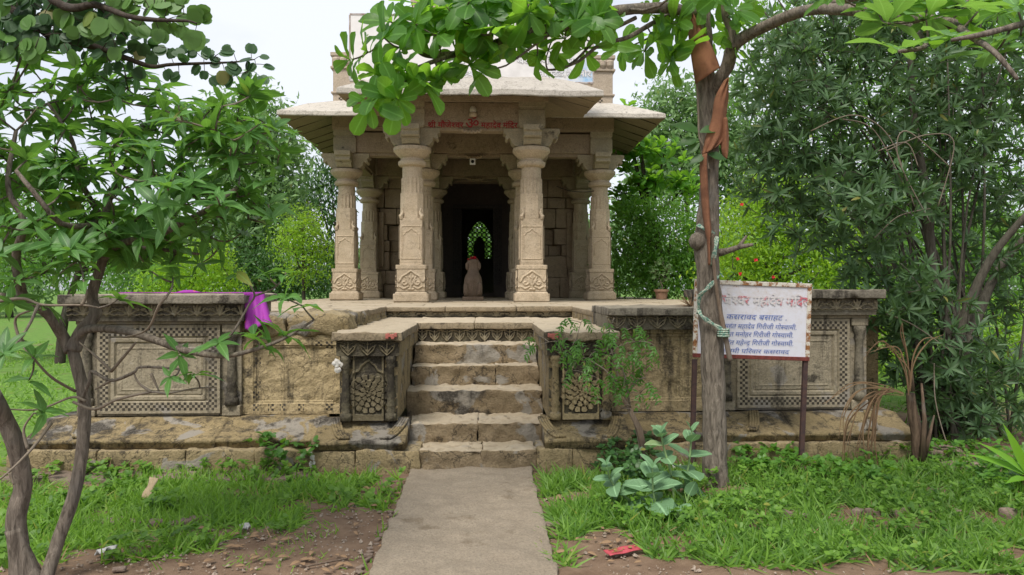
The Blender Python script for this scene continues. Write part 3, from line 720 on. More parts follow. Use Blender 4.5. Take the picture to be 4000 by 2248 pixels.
for y, wd in ((13.27, .16), (15.9, .15), (19.1, .2)):
    for k in range(11):
        t = (k - 5) / 5; lw.lathe([(.004, -.02), (.03, -.012), (.036, .01), (.02, .03)], (CX + t * wd, y + .02, Z0 - .075 - .02 * (k % 2) - .02 * (1 - t * t)), 8)
T_(lw, 'carved_pendant', M['beam'], smooth=True)
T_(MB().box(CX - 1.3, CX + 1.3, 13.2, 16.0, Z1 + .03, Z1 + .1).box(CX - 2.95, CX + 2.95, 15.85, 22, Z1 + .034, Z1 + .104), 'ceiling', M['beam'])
# eaves
def eave(name, hw, y0, y1, z, run, rise, th, seed, tilt=0.):
    mb = MB()
    def ring(ins, zz, nn=26):
        xa, xb, ya, yb = CX - hw + ins, CX + hw - ins, y0 + ins, y1 - ins
        cs = [(xa, ya), (xb, ya), (xb, yb), (xa, yb)]; out = []
        for k in range(4):
            a, b = cs[k], cs[(k + 1) % 4]
            for i in range(nn):
                t = i / nn; x, y = a[0] + (b[0] - a[0]) * t, a[1] + (b[1] - a[1]) * t
                out.append((x + noise.noise(Vector((x * 3, y * 3, seed))) * .02, y + noise.noise(Vector((x * 3, y * 3, seed + 7))) * .02, zz + tilt * (y - y0) + noise.noise(Vector((x * 4, y * 4, zz + seed))) * .02))
        return out
    top = MB().loft([ring(.0, z + .012), ring(-.012, z + .03), ring(-.005, z + th * .85), ring(.03, z + th), ring(run * .5, z + th + rise * .55), ring(run, z + th + rise), ring(run + .25, z + th + rise + .02)], caps=False)
    b = len(top.v); n = 26 * 4; top.f.append(tuple(range(b - n, b)))
    o = T_(top, name, M['roof'])
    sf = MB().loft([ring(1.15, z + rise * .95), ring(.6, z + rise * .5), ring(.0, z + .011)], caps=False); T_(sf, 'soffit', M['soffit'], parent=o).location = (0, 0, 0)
    o2 = MB()
    rb = random.Random(seed)
    for side in range(3):
        L = 2 * hw if side == 0 else y1 - y0
        for k in range(1, int(L / .62)):
            t = k * .62 + rb.uniform(-.05, .05)
            def at(ins):
                if side == 0: return (CX - hw + t, y0 + ins, z + .004 + rise * .82 * ins)
                return (CX + (-hw + ins if side == 1 else hw - ins), y0 + t, z + .004 + rise * .82 * ins + tilt * t)
            if min(t, L - t) < .3 or (side and y1 - y0 - t < 1): continue
            m = min(1.05, min(t, L - t) if side == 0 else t)
            T_(MB().tube([at(.05), at(max(.1, m))], .010, 4), 'slab_joint', M['pit'], parent=o).location = (0, 0, 0)
    return o
eave('eave', 2.17, 12.35, 14.95, 4.79, .8, .34, .13, 3, .095)
eave('eave', 3.83, 14.95, 24.5, 5.03, .95, .42, .12, 9)
T_(MB().box(CX - 1.35, CX + 1.35, 13.22, 13.32, Z1 + .005, 5.08).box(CX - 2.95, CX + 2.95, 15.84, 15.94, Z1 + .108, 5.3), 'cornice', M['beam'])
# roof parapet with corner piers
pp = MB()
pp.box(CX - 2.8, CX + 2.8, 16.05, 16.3, 5.5, 6.25).box(CX - 2.8, CX - 2.55, 16.3, 20.5, 5.5, 6.25).box(CX + 2.55, CX + 2.8, 16.3, 20.5, 5.5, 6.25)
T_(pp, 'parapet', M['tower'], bevel=.02)
for sx in (-1, 1):
    q = MB(); x = CX + sx * 2.72
    q.box(x - .22, x + .22, 15.9, 16.34, 5.44, 6.24); q.box(x - .27, x + .27, 15.86, 16.4, 6.24, 6.29); q.box(x - .24, x + .24, 15.88, 16.36, 6.29, 6.5); q.box(x - .27, x + .27, 15.86, 16.4, 6.5, 6.58); q.box(x - .26, x + .26, 15.87, 16.37, 5.72, 5.76)
    for k in range(-1, 2): q.lathe([(.02, -.1), (.075, -.03), (.08, .06), (.06, .09)], (x + k * .15, 15.885, 6.38), 10)
    pr_ = T_(q, 'corner_pier', M['tower'], bevel=.01)
    d = MB()
    for i in range(-1, 2):
        for j in range(-1, 2):
            if (i + j) % 2: d.box(x - .05 + i * .035 - .016, x - .05 + i * .035 + .016, 15.893, 15.91, 5.62 + j * .035 - .016, 5.62 + j * .035 + .016)
    T_(d, 'sunk_check', M['pit'], parent=pr_).location = (0, 0, 0)
# tower over the shrine
tw = MB()
for k in range(14):
    z = 5.4 + k * .62; w = 2.75 - .012 * k * k - k * .035
    for zz, e in ((z, 0), (z + .36, -.02), (z + .4, .05), (z + .52, .06), (z + .56, -.03)):
        pass
    tw.loft([[(CX + x * (w + e), 23.6 + y * (w + e), zz) for x, y in ((-1, -.55), (-.75, -.55), (-.75, -.75), (-.4, -.75), (-.4, -.9), (.4, -.9), (.4, -.75), (.75, -.75), (.75, -.55), (1, -.55), (1, 1), (-1, 1))] for zz, e in ((z, 0), (z + .36, -.02), (z + .4, .05), (z + .52, .06), (z + .58, -.03), (z + .62, -.03))])
tw.lathe([(.9, 14.0), (1.3, 14.3), (1.3, 14.6), (.8, 14.9), (.3, 15.3), (.02, 15.9)], (CX, 23.6, 0), 24)
T_(tw, 'tower', M['tower'], bevel=.02)
# walls round the shrine
rw = random.Random(3)
for sx in (-1, 1):
    z = FZ; wl_ = MB()
    while z < 4.9:
        hgt = rw.uniform(.28, .6); hgt = min(hgt, 4.95 - z); x = .98
        if hgt < .1: hgt = 4.95 - z
        while x < 2.86:
            w = rw.uniform(.3, .7); w = min(w, 2.86 - x)
            if 2.86 - x - w < .2: w = 2.86 - x
            niche = (1.5 < x + w / 2 < 2.3) and (2.3 < z + hgt / 2 < 3.4)
            a, b = sorted((CX + sx * (x + .006), CX + sx * (x + w - .006)))
            wl_.rbox(a, b, 19.5 + rw.uniform(-.015, .03) + (.22 if niche else 0), 19.95, z + .006, z + hgt - .006, .12, .02, .02, x + z, 5)
            x += w
        z += hgt
    for xx in (1.45, 2.35):
        a, b = sorted((CX + sx * xx, CX + sx * (xx + .14)))
        wl_.rbox(a, b, 19.40, 19.6, 2.2, 3.6, .1, .015, .012, xx, 5)
    T_(wl_, 'wall', M['beam'], smooth=True)
for q in ((CX - 2.88, CX - 1.0, 19.9, 20.1, 1.3, 4.98), (CX + 1.0, CX + 2.88, 19.9, 20.1, 1.3, 4.98), (CX - .999, CX + .999, 19.75, 20.1, 4.42, 4.98)): T_(MB().box(*q), 'backing_wall', M['beam'])
inn = MB()
inn.box(CX - 1.25, CX - 1.0, 20.1, 22, 1.3, 4.98).box(CX + 1.0, CX + 1.25, 20.1, 22, 1.3, 4.98)
DX0, DX1, DZ = -.66, .26, 3.98
inn.box(CX - 2.6, DX0, 22, 22.4, 1.3, 4.98).box(DX1, CX + 2.6, 22, 22.4, 1.3, 4.98).box(DX0, DX1, 22, 22.4, DZ, 4.98)
inn.box(CX - 2.6, CX - 2.3, 22.4, 26.5, 1.3, 4.98).box(CX + 2.3, CX + 2.6, 22.4, 26.5, 1.3, 4.98).box(CX - 2.6, CX + 2.6, 22, 27, 4.99, 5.1).box(CX - 1.25, CX + 1.25, 19.96, 22.1, 4.985, 5.09)
LX0, LX1, LZ0, LZ1 = -.62, .28, 2.55, 4.05
inn.box(CX - 2.6, LX0, 26.5, 26.9, 1.3, 4.98).box(LX1, CX + 2.6, 26.5, 26.9, 1.3, 4.98).box(LX0, LX1, 26.5, 26.9, LZ1, 4.98).box(LX0, LX1, 26.5, 26.9, 1.3, LZ0)
inn.box(DX0 - .02, DX1 + .02, 21.9, 22.05, FZ, FZ + .12)
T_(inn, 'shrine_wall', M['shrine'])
jm = MB()
for s_, x in ((-1, DX0), (1, DX1)):
    for k in range(5):
        a = x + s_ * (.01 + k * .05); a, b = sorted((a, a + s_ * .035)); jm.box(a, b, 21.93 - .012 * (k % 2), 22.0, FZ + .35, DZ - .02)
jm.box(DX0 - .25, DX1 + .25, 21.93, 22.0, DZ + .02, DZ + .1)
T_(jm, 'door_jamb', plain('worn painted jamb', (.16, .15, .14), .8, (.06, .055, .05), 30))
# pierced stone window at the back of the shrine
def lattice():
    cell = .0165; nx = int((LX1 - LX0) / cell) + 1; nz = int((LZ1 - LZ0) / cell) + 1; mb = MB()
    xc = (LX0 + LX1) / 2
    def open_(x, z):
        u = (x - xc) / .42; v = (z - 3.2) / .78
        def arch(u, v, s): 
            u, v = abs(u) / s, v / s
            if v < 0: return u < 1
            return u < 1 and v < 1.02 - .62 * u ** 2 - .12 * u
        if not arch(u, v, 1.0) or arch(u, v + .14, .48) or v < -.65: return False
        p = .165; a = ((x - xc) / p); b = ((z - 3.2) / p)
        d1 = math.hypot((a + .5) % 1 - .5, (b + .5) % 1 - .5); d2 = math.hypot(a % 1 - .5, b % 1 - .5)
        an = math.atan2((b + .5) % 1 - .5, (a + .5) % 1 - .5)
        return d1 < .33 + .06 * math.cos(6 * an) or d2 < .17
    sol = [[not open_(LX0 + (i + .5) * cell, LZ0 + (j + .5) * cell) for i in range(nx)] for j in range(nz)]
    for j in range(nz):
        i = 0
        while i < nx:
            if sol[j][i]:
                k = i
                while k < nx and sol[j][k]: k += 1
                mb.box(LX0 + i * cell, LX0 + k * cell, 26.6, 26.66, LZ0 + j * cell, LZ0 + (j + 1) * cell); i = k
            else: i += 1
    T_(mb, 'lattice_window', M['shrine'])
lattice()

# ------------------------------------------------------------------ lettering
def text_mesh(body, offset=0.):
    c = bpy.data.curves.new('letters', 'FONT'); c.body = body; c.offset = offset; c.resolution_u = 3
    o = bpy.data.objects.new('letters', c); COL.objects.link(o); bpy.context.view_layer.update()
    me = bpy.data.meshes.new_from_object(o); bpy.data.objects.remove(o); return me
def visual(t):
    """the short i sign is drawn before its consonant"""
    t = list(t); i = 1
    while i < len(t):
        if t[i] == '\u093f': t[i - 1], t[i] = t[i], t[i - 1]
        i += 1
    return ''.join(t)
def word(items, offset=.0):
    """items: plain strings, ('h', letter) for a half form, ('r', letter) for a letter with a stroke under its stem"""
    V, F, x = [], [], 0.
    def put(vs_, fs):
        b = len(V); V.extend(vs_); F.extend([tuple(i + b for i in f) for f in fs])
    for it in items:
        kind, s = ('t', it) if isinstance(it, str) else it
        if s == ' ': x += .26; continue
        me = text_mesh(visual(s)); bm = bmesh.new(); bm.from_mesh(me); bpy.data.meshes.remove(me)
        xm = max(v.co.x for v in bm.verts); adv = xm
        if kind == 'h':
            adv = xm - .20
            bmesh.ops.bisect_plane(bm, geom=bm.verts[:] + bm.edges[:] + bm.faces[:], plane_co=(adv + .02, 0, 0), plane_no=(1, 0, 0), clear_outer=True)
        if s[-1] in '.,-': adv += .08
        bm.verts.index_update(); base = [(v.co.x + x, v.co.y) for v in bm.verts]; fs = [tuple(v.index for v in f.verts) for f in bm.faces]
        shifts = [(0, 0)] if offset <= 0 else [(0, 0), (offset, 0), (-offset, 0), (0, offset), (0, -offset)]
        for q, (dx, dy) in enumerate(shifts): put([(a + dx, b + dy, q) for a, b in base], fs)
        if kind == 'r':
            a = x + xm - .16; w = .045 + offset; put([(a, .20 + w, 6), (a - .26, .02 + w, 6), (a - .26, .02 - w, 6), (a, .20 - w, 6)], [(0, 1, 2, 3)])
        if kind == 'u':
            a = x + xm * .5; put([(a, -.05, 6), (a - .16, -.2, 6), (a - .12, -.24, 6), (a, -.12, 6), (a + .12, -.24, 6), (a + .16, -.2, 6)], [(0, 1, 2, 3), (0, 3, 4, 5)])
        bm.free(); x += adv
    return V, F, x
def lettering(name, items, mat, parent, origin, width, height=None, offset=0., shear=0., rot=0., depth=.004):
    """flat letters facing -Y at origin (world), fitted to a width"""
    V, F, adv = word(items, offset); s = width / adv; sz = s if height is None else height / .62
    if not F: return None
    c, sn = math.cos(rot), math.sin(rot); mb = MB(); n = len(V)
    P = []
    for x, y, q in V:
        a, b = x * s + y * sz * shear, y * sz; P.append((a * c - b * sn, a * sn + b * c, q))
    mb.v = [(x, -depth - q * .0004, z) for x, z, q in P]; mb.f = F
    o = mb.build(name, mat, parent); wm = Vector(origin)
    o.location = wm - Vector(parent.location); return o
LY = 13.29
def px_w(x0, x1, Y): return W(x1, 700, Y).x - W(x0, 700, Y).x
def on(px, py, Y): return W(px, py, Y)
lettering('painted_lettering', [('r', 'श'), 'ी', ' ', 'मौजे', ('h', 'श'), 'वर'], M['redpaint'], temple, on(1076, 321, LY), px_w(1076, 1166, LY), px_w(0, 13, LY), .022)
lettering('painted_lettering', ['ॐ'], M['redpaint'], temple, on(1171, 324, LY), px_w(1171, 1204, LY), None, .01)
lettering('painted_lettering', ['महादेव', ' ', 'मंदिर'], M['redpaint'], temple, on(1210, 322, LY), px_w(1210, 1302, LY), px_w(0, 13, LY), .022)
# bulb on the lintel, small lamp on the inner beam, hanging cable
bl = empty('wall_lamp', on(1190, 288, 13.28), 'small frosted lamp on the lintel above the red painted words', 'lamp')
MB().lathe([(.03, 0), (.065, .01), (.07, .05), (.06, .075), (.05, .08)], n=16).build('base', M['tan'], bl, smooth=True, loc=(0, -.05, -.06))
MB().lathe([(.05, .0), (.06, .03), (.055, .075), (.03, .105), (.002, .112)], n=16).build('bulb', M['lampglass'], bl, smooth=True, loc=(0, -.05, .02))
b2 = empty('spot_lamp', on(1189, 408, 15.9), 'little white lamp on the inner beam over the doorway', 'lamp')
MB().box(-.06, .06, -.04, .02, -.06, .07).build('backplate', M['white'], b2, bevel=.01)
MB().lathe([(.0, 0), (.03, .0), (.035, .05), (.01, .055)], n=14).build('lens', M['wire'], b2, smooth=True).rotation_euler = (R(90), 0, 0)
cb = MB(); cb.tube(smooth_path([(0, 0, 0), (.3, -.4, -.16), (.8, -.2, -.12), (1.15, 0, .12)], 6), .008, 5)
o = cb.build('cable', M['wire'], smooth=True); o.location = W(1400, 475, 16.2); o.location.z += .05
tag(o, 'thin black cable sagging between the right hand pillars', 'cable')
cb = MB(); a0 = W(1533, 474, 16.2); a1 = W(1690, 500, 22)
cb.tube(smooth_path([a0, (a0 + a1) / 2 + Vector((0, 0, -.1)), W(1760, 513, 24), W(2030, 500, 26)], 6), .012, 5)
tag(cb.build('overhead_wire', M['wire'], smooth=True), 'overhead wire running from the right pillars into the trees', 'wire')

# ------------------------------------------------------------------ roof sign board
rs = empty('roof_sign', W(1188, 205, 14.3), 'faded white painted sign board on the porch roof', 'sign')
rb0, rb1 = W(884, 203, 14.3), W(1492, 48, 14.3); bw, bh = rb1.x - rb0.x, rb1.z - rb0.z
def signmat():
    m, n, l, p = new_mat('faded sign paint'); g = n.new('ShaderNodeTexCoord'); pos = g.outputs['Object']
    sp = n.new('ShaderNodeSeparateXYZ'); l.new(pos, sp.inputs[0])
    bl_ = mth(n, l, 'MULTIPLY', rng_(n, l, sp.outputs['X'], bw * .28, bw * .5), rng_(n, l, sp.outputs['Z'], bh * .55, .05))
    bl_ = mth(n, l, 'MULTIPLY', bl_, rng_(n, l, fbm(n, l, pos, 4, 6), .35, .62))
    col = mixc(n, l, rng_(n, l, fbm(n, l, pos, 2, 6), .4, .7), (.72, .70, .68), (.58, .56, .54))
    col = mixc(n, l, bl_, col, (.20, .42, .66)); l.new(col, p.inputs['Base Color']); p.inputs['Roughness'].default_value = .6
    return m
MB().box(-bw / 2, bw / 2, -.02, .02, 0, bh).build('panel', signmat(), rs)
MB().box(-bw / 2 - .015, bw / 2 + .015, -.028, .03, -.03, 0).box(-bw / 2 - .015, bw / 2 + .015, -.028, .03, bh, bh + .03).box(-bw / 2 - .03, -bw / 2, -.028, .03, 0, bh).box(bw / 2, bw / 2 + .03, -.028, .03, 0, bh).build('frame', M['rustpost'] if False else plain('grey steel frame', (.45, .42, .40), .7, (.25, .17, .13), 8), rs)
sp_ = MB()
for x in (-1.9, 0, 1.9): sp_.tube([(x, .04, -.35), (x, .04, bh)], .03, 6); sp_.tube([(x, .06, bh * .6), (x, 1.0, -.3)], .02, 6)
sp_.build('prop', M['rustpost'], rs)
for it, (x0, x1, y, hgt) in ((['राय'], (1128, 1212, 250 * 0 + 161, 12)), (['ब', 'डवानी', ' ', 'म.', ('r', 'प'), '.'], (1300, 1452, 161, 14)),
                    ([('h', 'न'), 'य', ' ', 'पे', ('h', 'न'), 'शील', ' '], (1105, 1240, 193, 12)), (['लिमिटेड', ',', 'बैंगलोर'], (1345, 1487, 193, 13))):
    for of, mt, dp in ((.05, M['grey'], .024), (.012, M['white'], .028)):
        lettering('sign_lettering', it, mt, rs, W(x0, y, 14.3), px_w(x0, x1, 14.3), px_w(0, hgt, 14.3), of, depth=dp)

# ------------------------------------------------------------------ bull statue and flowers
nl = W(1190, 757, 15.3); nl.z = FZ + .003
nd = empty('bull_statue', nl, 'carved stone bull seated facing the dark shrine, seen from behind', 'statue')
MB().rbox(-.21, .21, -.25, .45, 0, .085, .05, .015, .008, 1).build('plinth', M['bull'], nd, smooth=True)
b = MB(); rings = []
for z, w, d, yo in ((.085, .18, .25, 0), (.16, .19, .27, .02), (.3, .188, .27, .03), (.42, .178, .25, .04), (.49, .16, .22, .06), (.54, .13, .18, .09), (.575, .118, .15, .13), (.60, .11, .14, .17), (.64, .112, .13, .2), (.69, .122, .13, .22), (.75, .128, .13, .22), (.80, .125, .12, .21), (.835, .10, .10, .2), (.85, .05, .05, .2)):
    rings.append([(w * math.copysign(abs(math.cos(t)) ** .8, math.cos(t)), yo + d * math.copysign(abs(math.sin(t)) ** .8, math.sin(t)), z) for t in np.linspace(0, 2 * math.pi, 25)[:-1]])
b.loft(rings)
for sx in (-1, 1):
    b.tube([(sx * .09, .16, .80), (sx * .125, .13, .74), (sx * .125, .13, .66), (sx * .10, .14, .60)], [.02, .032, .03, .01], 8)
    b.tube([(sx * .05, .2, .8), (sx * .075, .19, .85), (sx * .04, .19, .88)], [.03, .022, .008], 6)
    b.tube([(sx * .1, -.18, .1), (sx * .13, -.23, .16), (sx * .14, -.2, .3), (sx * .12, -.1, .38)], [.05, .06, .05, .02], 8)
b.tube([(0, -.14, .5), (.01, -.235, .40), (.0, -.255, .26), (.0, -.25, .15), (.01, -.26, .1)], [.012, .016, .015, .018, .03], 7)
b.tube(smooth_path([(-.11, -.0, .5), (-.06, -.13, .46), (0, -.17, .44), (.06, -.13, .46), (.11, 0, .5)], 3), .012, 6)
bd = b.build('body', M['bull'], nd, smooth=True)
fl_ = empty('red_flower', (nl.x, nl.y + .17, nl.z + .845), 'red hibiscus laid on the head of the stone bull', 'flower')
P, D, N = whorl_arrays([(0, 0, 0), (.04, 0, .0), (-.05, -.01, -.01)], [(0, -.4, 1), (.3, -.3, 1), (-.4, -.3, 1)], 6, 8, (.9, 1.5))
leaves('petals', P, D, N, .07, .06, 'round', M['redfl'], fl_, bend=.2)

# ------------------------------------------------------------------ purple cloth
pc = empty('purple_cloth', (-2.3, 7.5, 1.6), 'purple printed cloth hung over the end of the left parapet', 'cloth')
def cloth_sheet(name, P, th, mat, parent):
    """P rows x cols of points -> sheet with thickness"""
    rows, cols = len(P), len(P[0]); mb = MB(); mb.v = [tuple(p) for r_ in P for p in r_]
    for i in range(rows - 1):
        for j in range(cols - 1): mb.f.append((i * cols + j, i * cols + j + 1, (i + 1) * cols + j + 1, (i + 1) * cols + j))
    o = mb.build(name, mat, parent, smooth=True); md = o.modifiers.new('thick', 'SOLIDIFY'); md.thickness = th; md.offset = 0
    return o
def clothmat():
    m, n, l, p = new_mat('printed purple cloth'); g = n.new('ShaderNodeNewGeometry')
    v = N_(n, 'ShaderNodeTexVoronoi'); v.inputs['Scale'].default_value = 11; l.new(g.outputs['Position'], v.inputs['Vector'])
    col = mixc(n, l, rng_(n, l, v.outputs['Distance'], .16, .19, 1, 0), (.27, .022, .28), (.5, .12, .08))
    col = mixc(n, l, rng_(n, l, v.outputs['Distance'], .05, .07, 1, 0), col, (.5, .4, .1)); l.new(col, p.inputs['Base Color']); p.inputs['Roughness'].default_value = .75
    return m
cm = clothmat(); rows = []
for i in range(15):   # strip lying on the coping
    t = i / 14; x = -1.25 + t * 1.22
    rows.append([(x, -.02 + .10 * u / 4 + .02 * math.sin(7 * x + u), .004 + .005 * max(0, math.sin(11 * x + 1.7 * u)) + (.022 if 6 < i < 9 and u in (1, 2) else 0)) for u in range(5)])
cloth_sheet('laid_strip', rows, .006, cm, pc)
rows = []
for i in range(16):
    t = i / 15; row = []
    for j in range(13):
        u = j / 12 - .5; sp2 = .10 + .17 * t ** 1.2
        x = .03 + t * .075 + u * sp2 + .02 * t; zz = .012 - .33 * t + .03 * math.sin(u * 6) * t
        y = -.18 - .03 * t + .022 * math.sin(j * 1.6 + 2 * t) * (.3 + t) + .32 * (1 - t) * (j / 12)
        row.append((x + .035, y - .05, zz))
    rows.append(row)
cloth_sheet('hanging_end', rows, .006, cm, pc)

# ------------------------------------------------------------------ potted plant
pt = W(1664, 752, 16.6); pt.z = FZ + .004; pot = empty('potted_plant', pt, 'thin shrub in a terracotta pot right of the temple on the platform', 'potted plant')
MB().lathe([(.10, 0), (.115, .01), (.14, .16), (.145, .17), (.165, .175), (.165, .225), (.145, .225), (.13, .18), (.02, .175)], n=24).build('pot', M['clay'], pot, smooth=False)
MB().lathe([(.01, .17), (.13, .172), (.135, .20), (.01, .21)], n=16).build('soil', M['pit'], pot)
tg, _ = in_blobs([((0, 0, .62), (.26, .22, .32))], 60, .3)
tb, dr = grow([(0, 0, .2), (.02, 0, .3), (-.03, 0, .36)], tg, r0=.008, r1=.002)
mb = MB(); mb.tube([(0, 0, .18), (.02, 0, .3), (-.03, 0, .4)], .012, 5)
for p_, r_ in tb: mb.tube(p_, r_, 4)
mb.build('stem', M['twig'], pot)
P, D, N = whorl_arrays(tg, dr, 4, 7, (.5, 1.3)); leaves('foliage', P, D, N, .055, .022, 'small', M['pale'], pot)

# ------------------------------------------------------------------ rusty notice board
NY = 6.75
nb0 = W(1890, 1195, NY); nb0.z = 0; nb = empty('notice_board', nb0, 'rusty framed white notice board with red and blue Hindi lettering on two posts', 'notice board')
c4 = [W(1748, 703, NY), W(2042, 714.5, NY), W(2035, 909, NY), W(1743, 899, NY)]     # the board leans a little
def bl_pt(u, v): return (c4[0] * (1 - u) + c4[1] * u) * (1 - v) + (c4[3] * (1 - u) + c4[2] * u) * v
def quadbar(mb, uv0, uv1, uv2, uv3, y0, y1):
    p = [bl_pt(*q) for q in (uv0, uv1, uv2, uv3)]
    mb.loft([[(a.x, y1, a.z) for a in p], [(a.x, y0, a.z) for a in p]])
def rustmat(name, amount):
    m, n, l, p = new_mat(name); g = n.new('ShaderNodeNewGeometry'); pos = g.outputs['Position']
    v = fbm(n, l, pos, 14, 8, .75); f = fbm(n, l, pos, 50, 4)
    rust = mixc(n, l, rng_(n, l, f, .35, .65), (.16, .055, .02), (.34, .16, .05))
    col = mixc(n, l, rng_(n, l, v, amount - .03, amount + .05), (.62, .58, .50), rust)
    l.new(col, p.inputs['Base Color']); p.inputs['Roughness'].default_value = .75; return m
def boardmat():
    m, n, l, p = new_mat('rust stained white enamel'); g = n.new('ShaderNodeNewGeometry'); pos = g.outputs['Position']
    sp = n.new('ShaderNodeSeparateXYZ'); l.new(pos, sp.inputs[0])
    hi = rng_(n, l, sp.outputs['Z'], c4[2].z + .35, c4[0].z, 0, .17)
    v = mth(n, l, 'ADD', fbm(n, l, pos, 16, 8, .75), hi)
    col = mixc(n, l, rng_(n, l, v, .50, .72, 0, .55), (.66, .66, .72), (.55, .49, .44))
    col = mixc(n, l, rng_(n, l, v, .735, .77), col, (.34, .17, .06)); l.new(col, p.inputs['Base Color']); p.inputs['Roughness'].default_value = .45
    return m
def NB(mb, name, mat, **k):
    o = mb.build(name, mat, nb, **k); o.location = -nb0; return o
mb = MB(); quadbar(mb, (.015, .03), (.985, .03), (.985, .95), (.015, .95), NY - .002, NY + .006); NB(mb, 'panel', boardmat())
mb = MB()
quadbar(mb, (0, 0), (1, 0), (1, .055), (0, .055), NY - .014, NY + .02); quadbar(mb, (0, .055), (.035, .055), (.035, .95), (0, .95), NY - .013, NY + .02)
quadbar(mb, (.965, .055), (1, .055), (1, .95), (.965, .95), NY - .013, NY + .02); NB(mb, 'frame', rustmat('rusted white steel', .5), bevel=.004)
mb = MB(); quadbar(mb, (0, .95), (1, .95), (1, 1), (0, 1), NY - .014, NY + .02); NB(mb, 'bottom_rail', plain('red rust', (.20, .05, .04), .8, (.10, .03, .025), 30), bevel=.004)
for a, b in (((1749, 905), (1741, 1196)), ((2028, 908), (2015, 1193))):
    p0, p1 = W(*a, NY), W(*b, NY); p1.z = -.15; mb = MB(); w = .021
    mb.loft([[(p.x - w, NY + .0, p.z), (p.x + w, NY + .0, p.z), (p.x + w, NY + .04, p.z), (p.x - w, NY + .04, p.z)] for p in (p1, p0)]); NB(mb, 'post', M['rustpost'], bevel=.004)
def wornpaint(name, c, lo, hi):
    m, n, l, p = new_mat(name); g = n.new('ShaderNodeNewGeometry'); v = fbm(n, l, g.outputs['Position'], 13, 6, .7)
    l.new(mixc(n, l, rng_(n, l, v, lo, hi), c, (.63, .60, .60)), p.inputs['Base Color']); p.inputs['Roughness'].default_value = .6; return m
red_w = wornpaint('worn red paint', (.52, .14, .17), .41, .49); blue_w = wornpaint('faded blue paint', (.075, .135, .40), .63, .75)
NT = -.026
def nbtext(items, x0, x1, y, h, mat, of=.0, sh=.2):
    lettering('board_lettering', items, mat, nb, W(x0, y, NY - .004), px_w(x0, x1, NY), px_w(0, h, NY), of, sh, NT)
nbtext(['मौजे', ('h', 'श'), 'वर', ' ', 'महादेव', ' ', 'मंदिर'], 1790, 2031, 764, 21, red_w, .03, .12)
nbtext(['कसरावद', ' ', 'बसाहट', ' ', '.'], 1826, 1980, 803, 12.5, blue_w, .0)
nbtext(['संरक्षक'[:2], 'क', '-', 'महंत', ' ', 'महादेव', ' ', 'गिरी', 'जी', ' ', 'गो', ('h', 'स'), 'वामी', '.'], 1790, 2004, 825, 11, blue_w)
nbtext(['महंत', ' ', 'मनोहर', ' ', 'गिरी', 'जी', ' ', 'गो', ('h', 'स'), 'वामी', '.'], 1815, 1996, 846, 11, blue_w)
nbtext(['महंत', ' ', 'महे', ('h', 'न'), ('u', 'द'), ' ', 'गिरी', 'जी', ' ', 'गो', ('h', 'स'), 'वामी', '.'], 1815, 1996, 867, 11, blue_w)
nbtext(['गो', ('h', 'स'), 'वामी', ' ', 'परिवार', ' ', 'कसरावद'], 1797, 1984, 887, 10, blue_w)

# ------------------------------------------------------------------ the tree in front of the platform, its cloth, strap and stick
TY = 6.3
tb0 = W(1799, 1228, TY); tb0.z = 0
tree = empty('broad_leaf_tree', tb0, 'straight trunked broad leaved tree with cloth and strap tied round its trunk', 'tree')
TP = [(1801, 1262), (1799, 1225), (1797, 1130), (1796, 1000), (1790, 850), (1783, 720), (1777, 610), (1784, 500), (1785, 400), (1780, 300), (1774, 200), (1768, 100), (1762, 0), (1757, -120), (1748, -300), (1735, -520)]
TR = [.125, .108, .098, .097, .097, .095, .103, .082, .077, .077, .08, .082, .075, .07, .055, .03]
tpts = [W(x, y, TY) for x, y in TP]; mb = MB()
def barktube(mb, P, Rr, n=14, k=5, seed=0., amp=.06):
    P2 = smooth_path(P, k); R2 = np.interp(np.linspace(0, len(P) - 1, len(P2)), np.arange(len(P)), Rr)
    b = len(mb.v); mb.tube(P2, list(R2), n)
    for i, p in enumerate(P2):
        for j in range(n):
            v = Vector(mb.v[b + i * n + j]); d = v - p
            mb.v[b + i * n + j] = tuple(p + d * (1 + noise.fractal(v * 9 + Vector((seed, 0, 0)), 1, 2, 3) * amp * 2.2))
    return P2
nodes = []
nodes += barktube(mb, tpts, TR, 16)
def limb(L, r0, r1, n=9):
    P = [W(x, y, Y) for x, y, Y in L]; nodes.extend(barktube(mb, P, list(np.linspace(r0, r1, len(P))), n))
limb([(1790, 230, 6.3), (1806, 205, 6.25), (1830, 168, 6.2), (1849, 112, 6.1), (1919, 70, 5.9), (2024, 28, 5.5), (2129, 25, 5.1), (2262, 40, 4.6), (2400, 60, 4.1)], .062, .03)
limb([(1847, 112, 6.1), (1836, 70, 6.1), (1820, 20, 6.1), (1815, -80, 6.0)], .04, .02)
limb([(2000, 32, 5.6), (2110, 5, 5.4), (2260, -30, 5.2)], .035, .018)
limb([(1764, 40, 6.3), (1727, 30, 6.1), (1674, 20, 5.9), (1578, 24, 5.65), (1498, 40, 5.5), (1412, 66, 5.4), (1326, 83, 5.35), (1234, 115, 5.3), (1182, 132, 5.25), (1124, 139, 5.2), (1087, 141, 5.2), (1061, 135, 5.2), (1044, 118, 5.2), (1032, 95, 5.2)], .05, .012)
limb([(1140, 138, 5.2), (1100, 152, 5.1), (1067, 164, 5.1), (1038, 178, 5.05), (1024, 201, 5.0), (955, 230, 4.95)], .018, .008, 6)
limb([(1700, 30, 6.1), (1640, 60, 5.9), (1578, 95, 5.8), (1512, 112, 5.7), (1455, 155, 5.6), (1398, 175, 5.6), (1354, 174, 5.6)], .022, .006, 6)
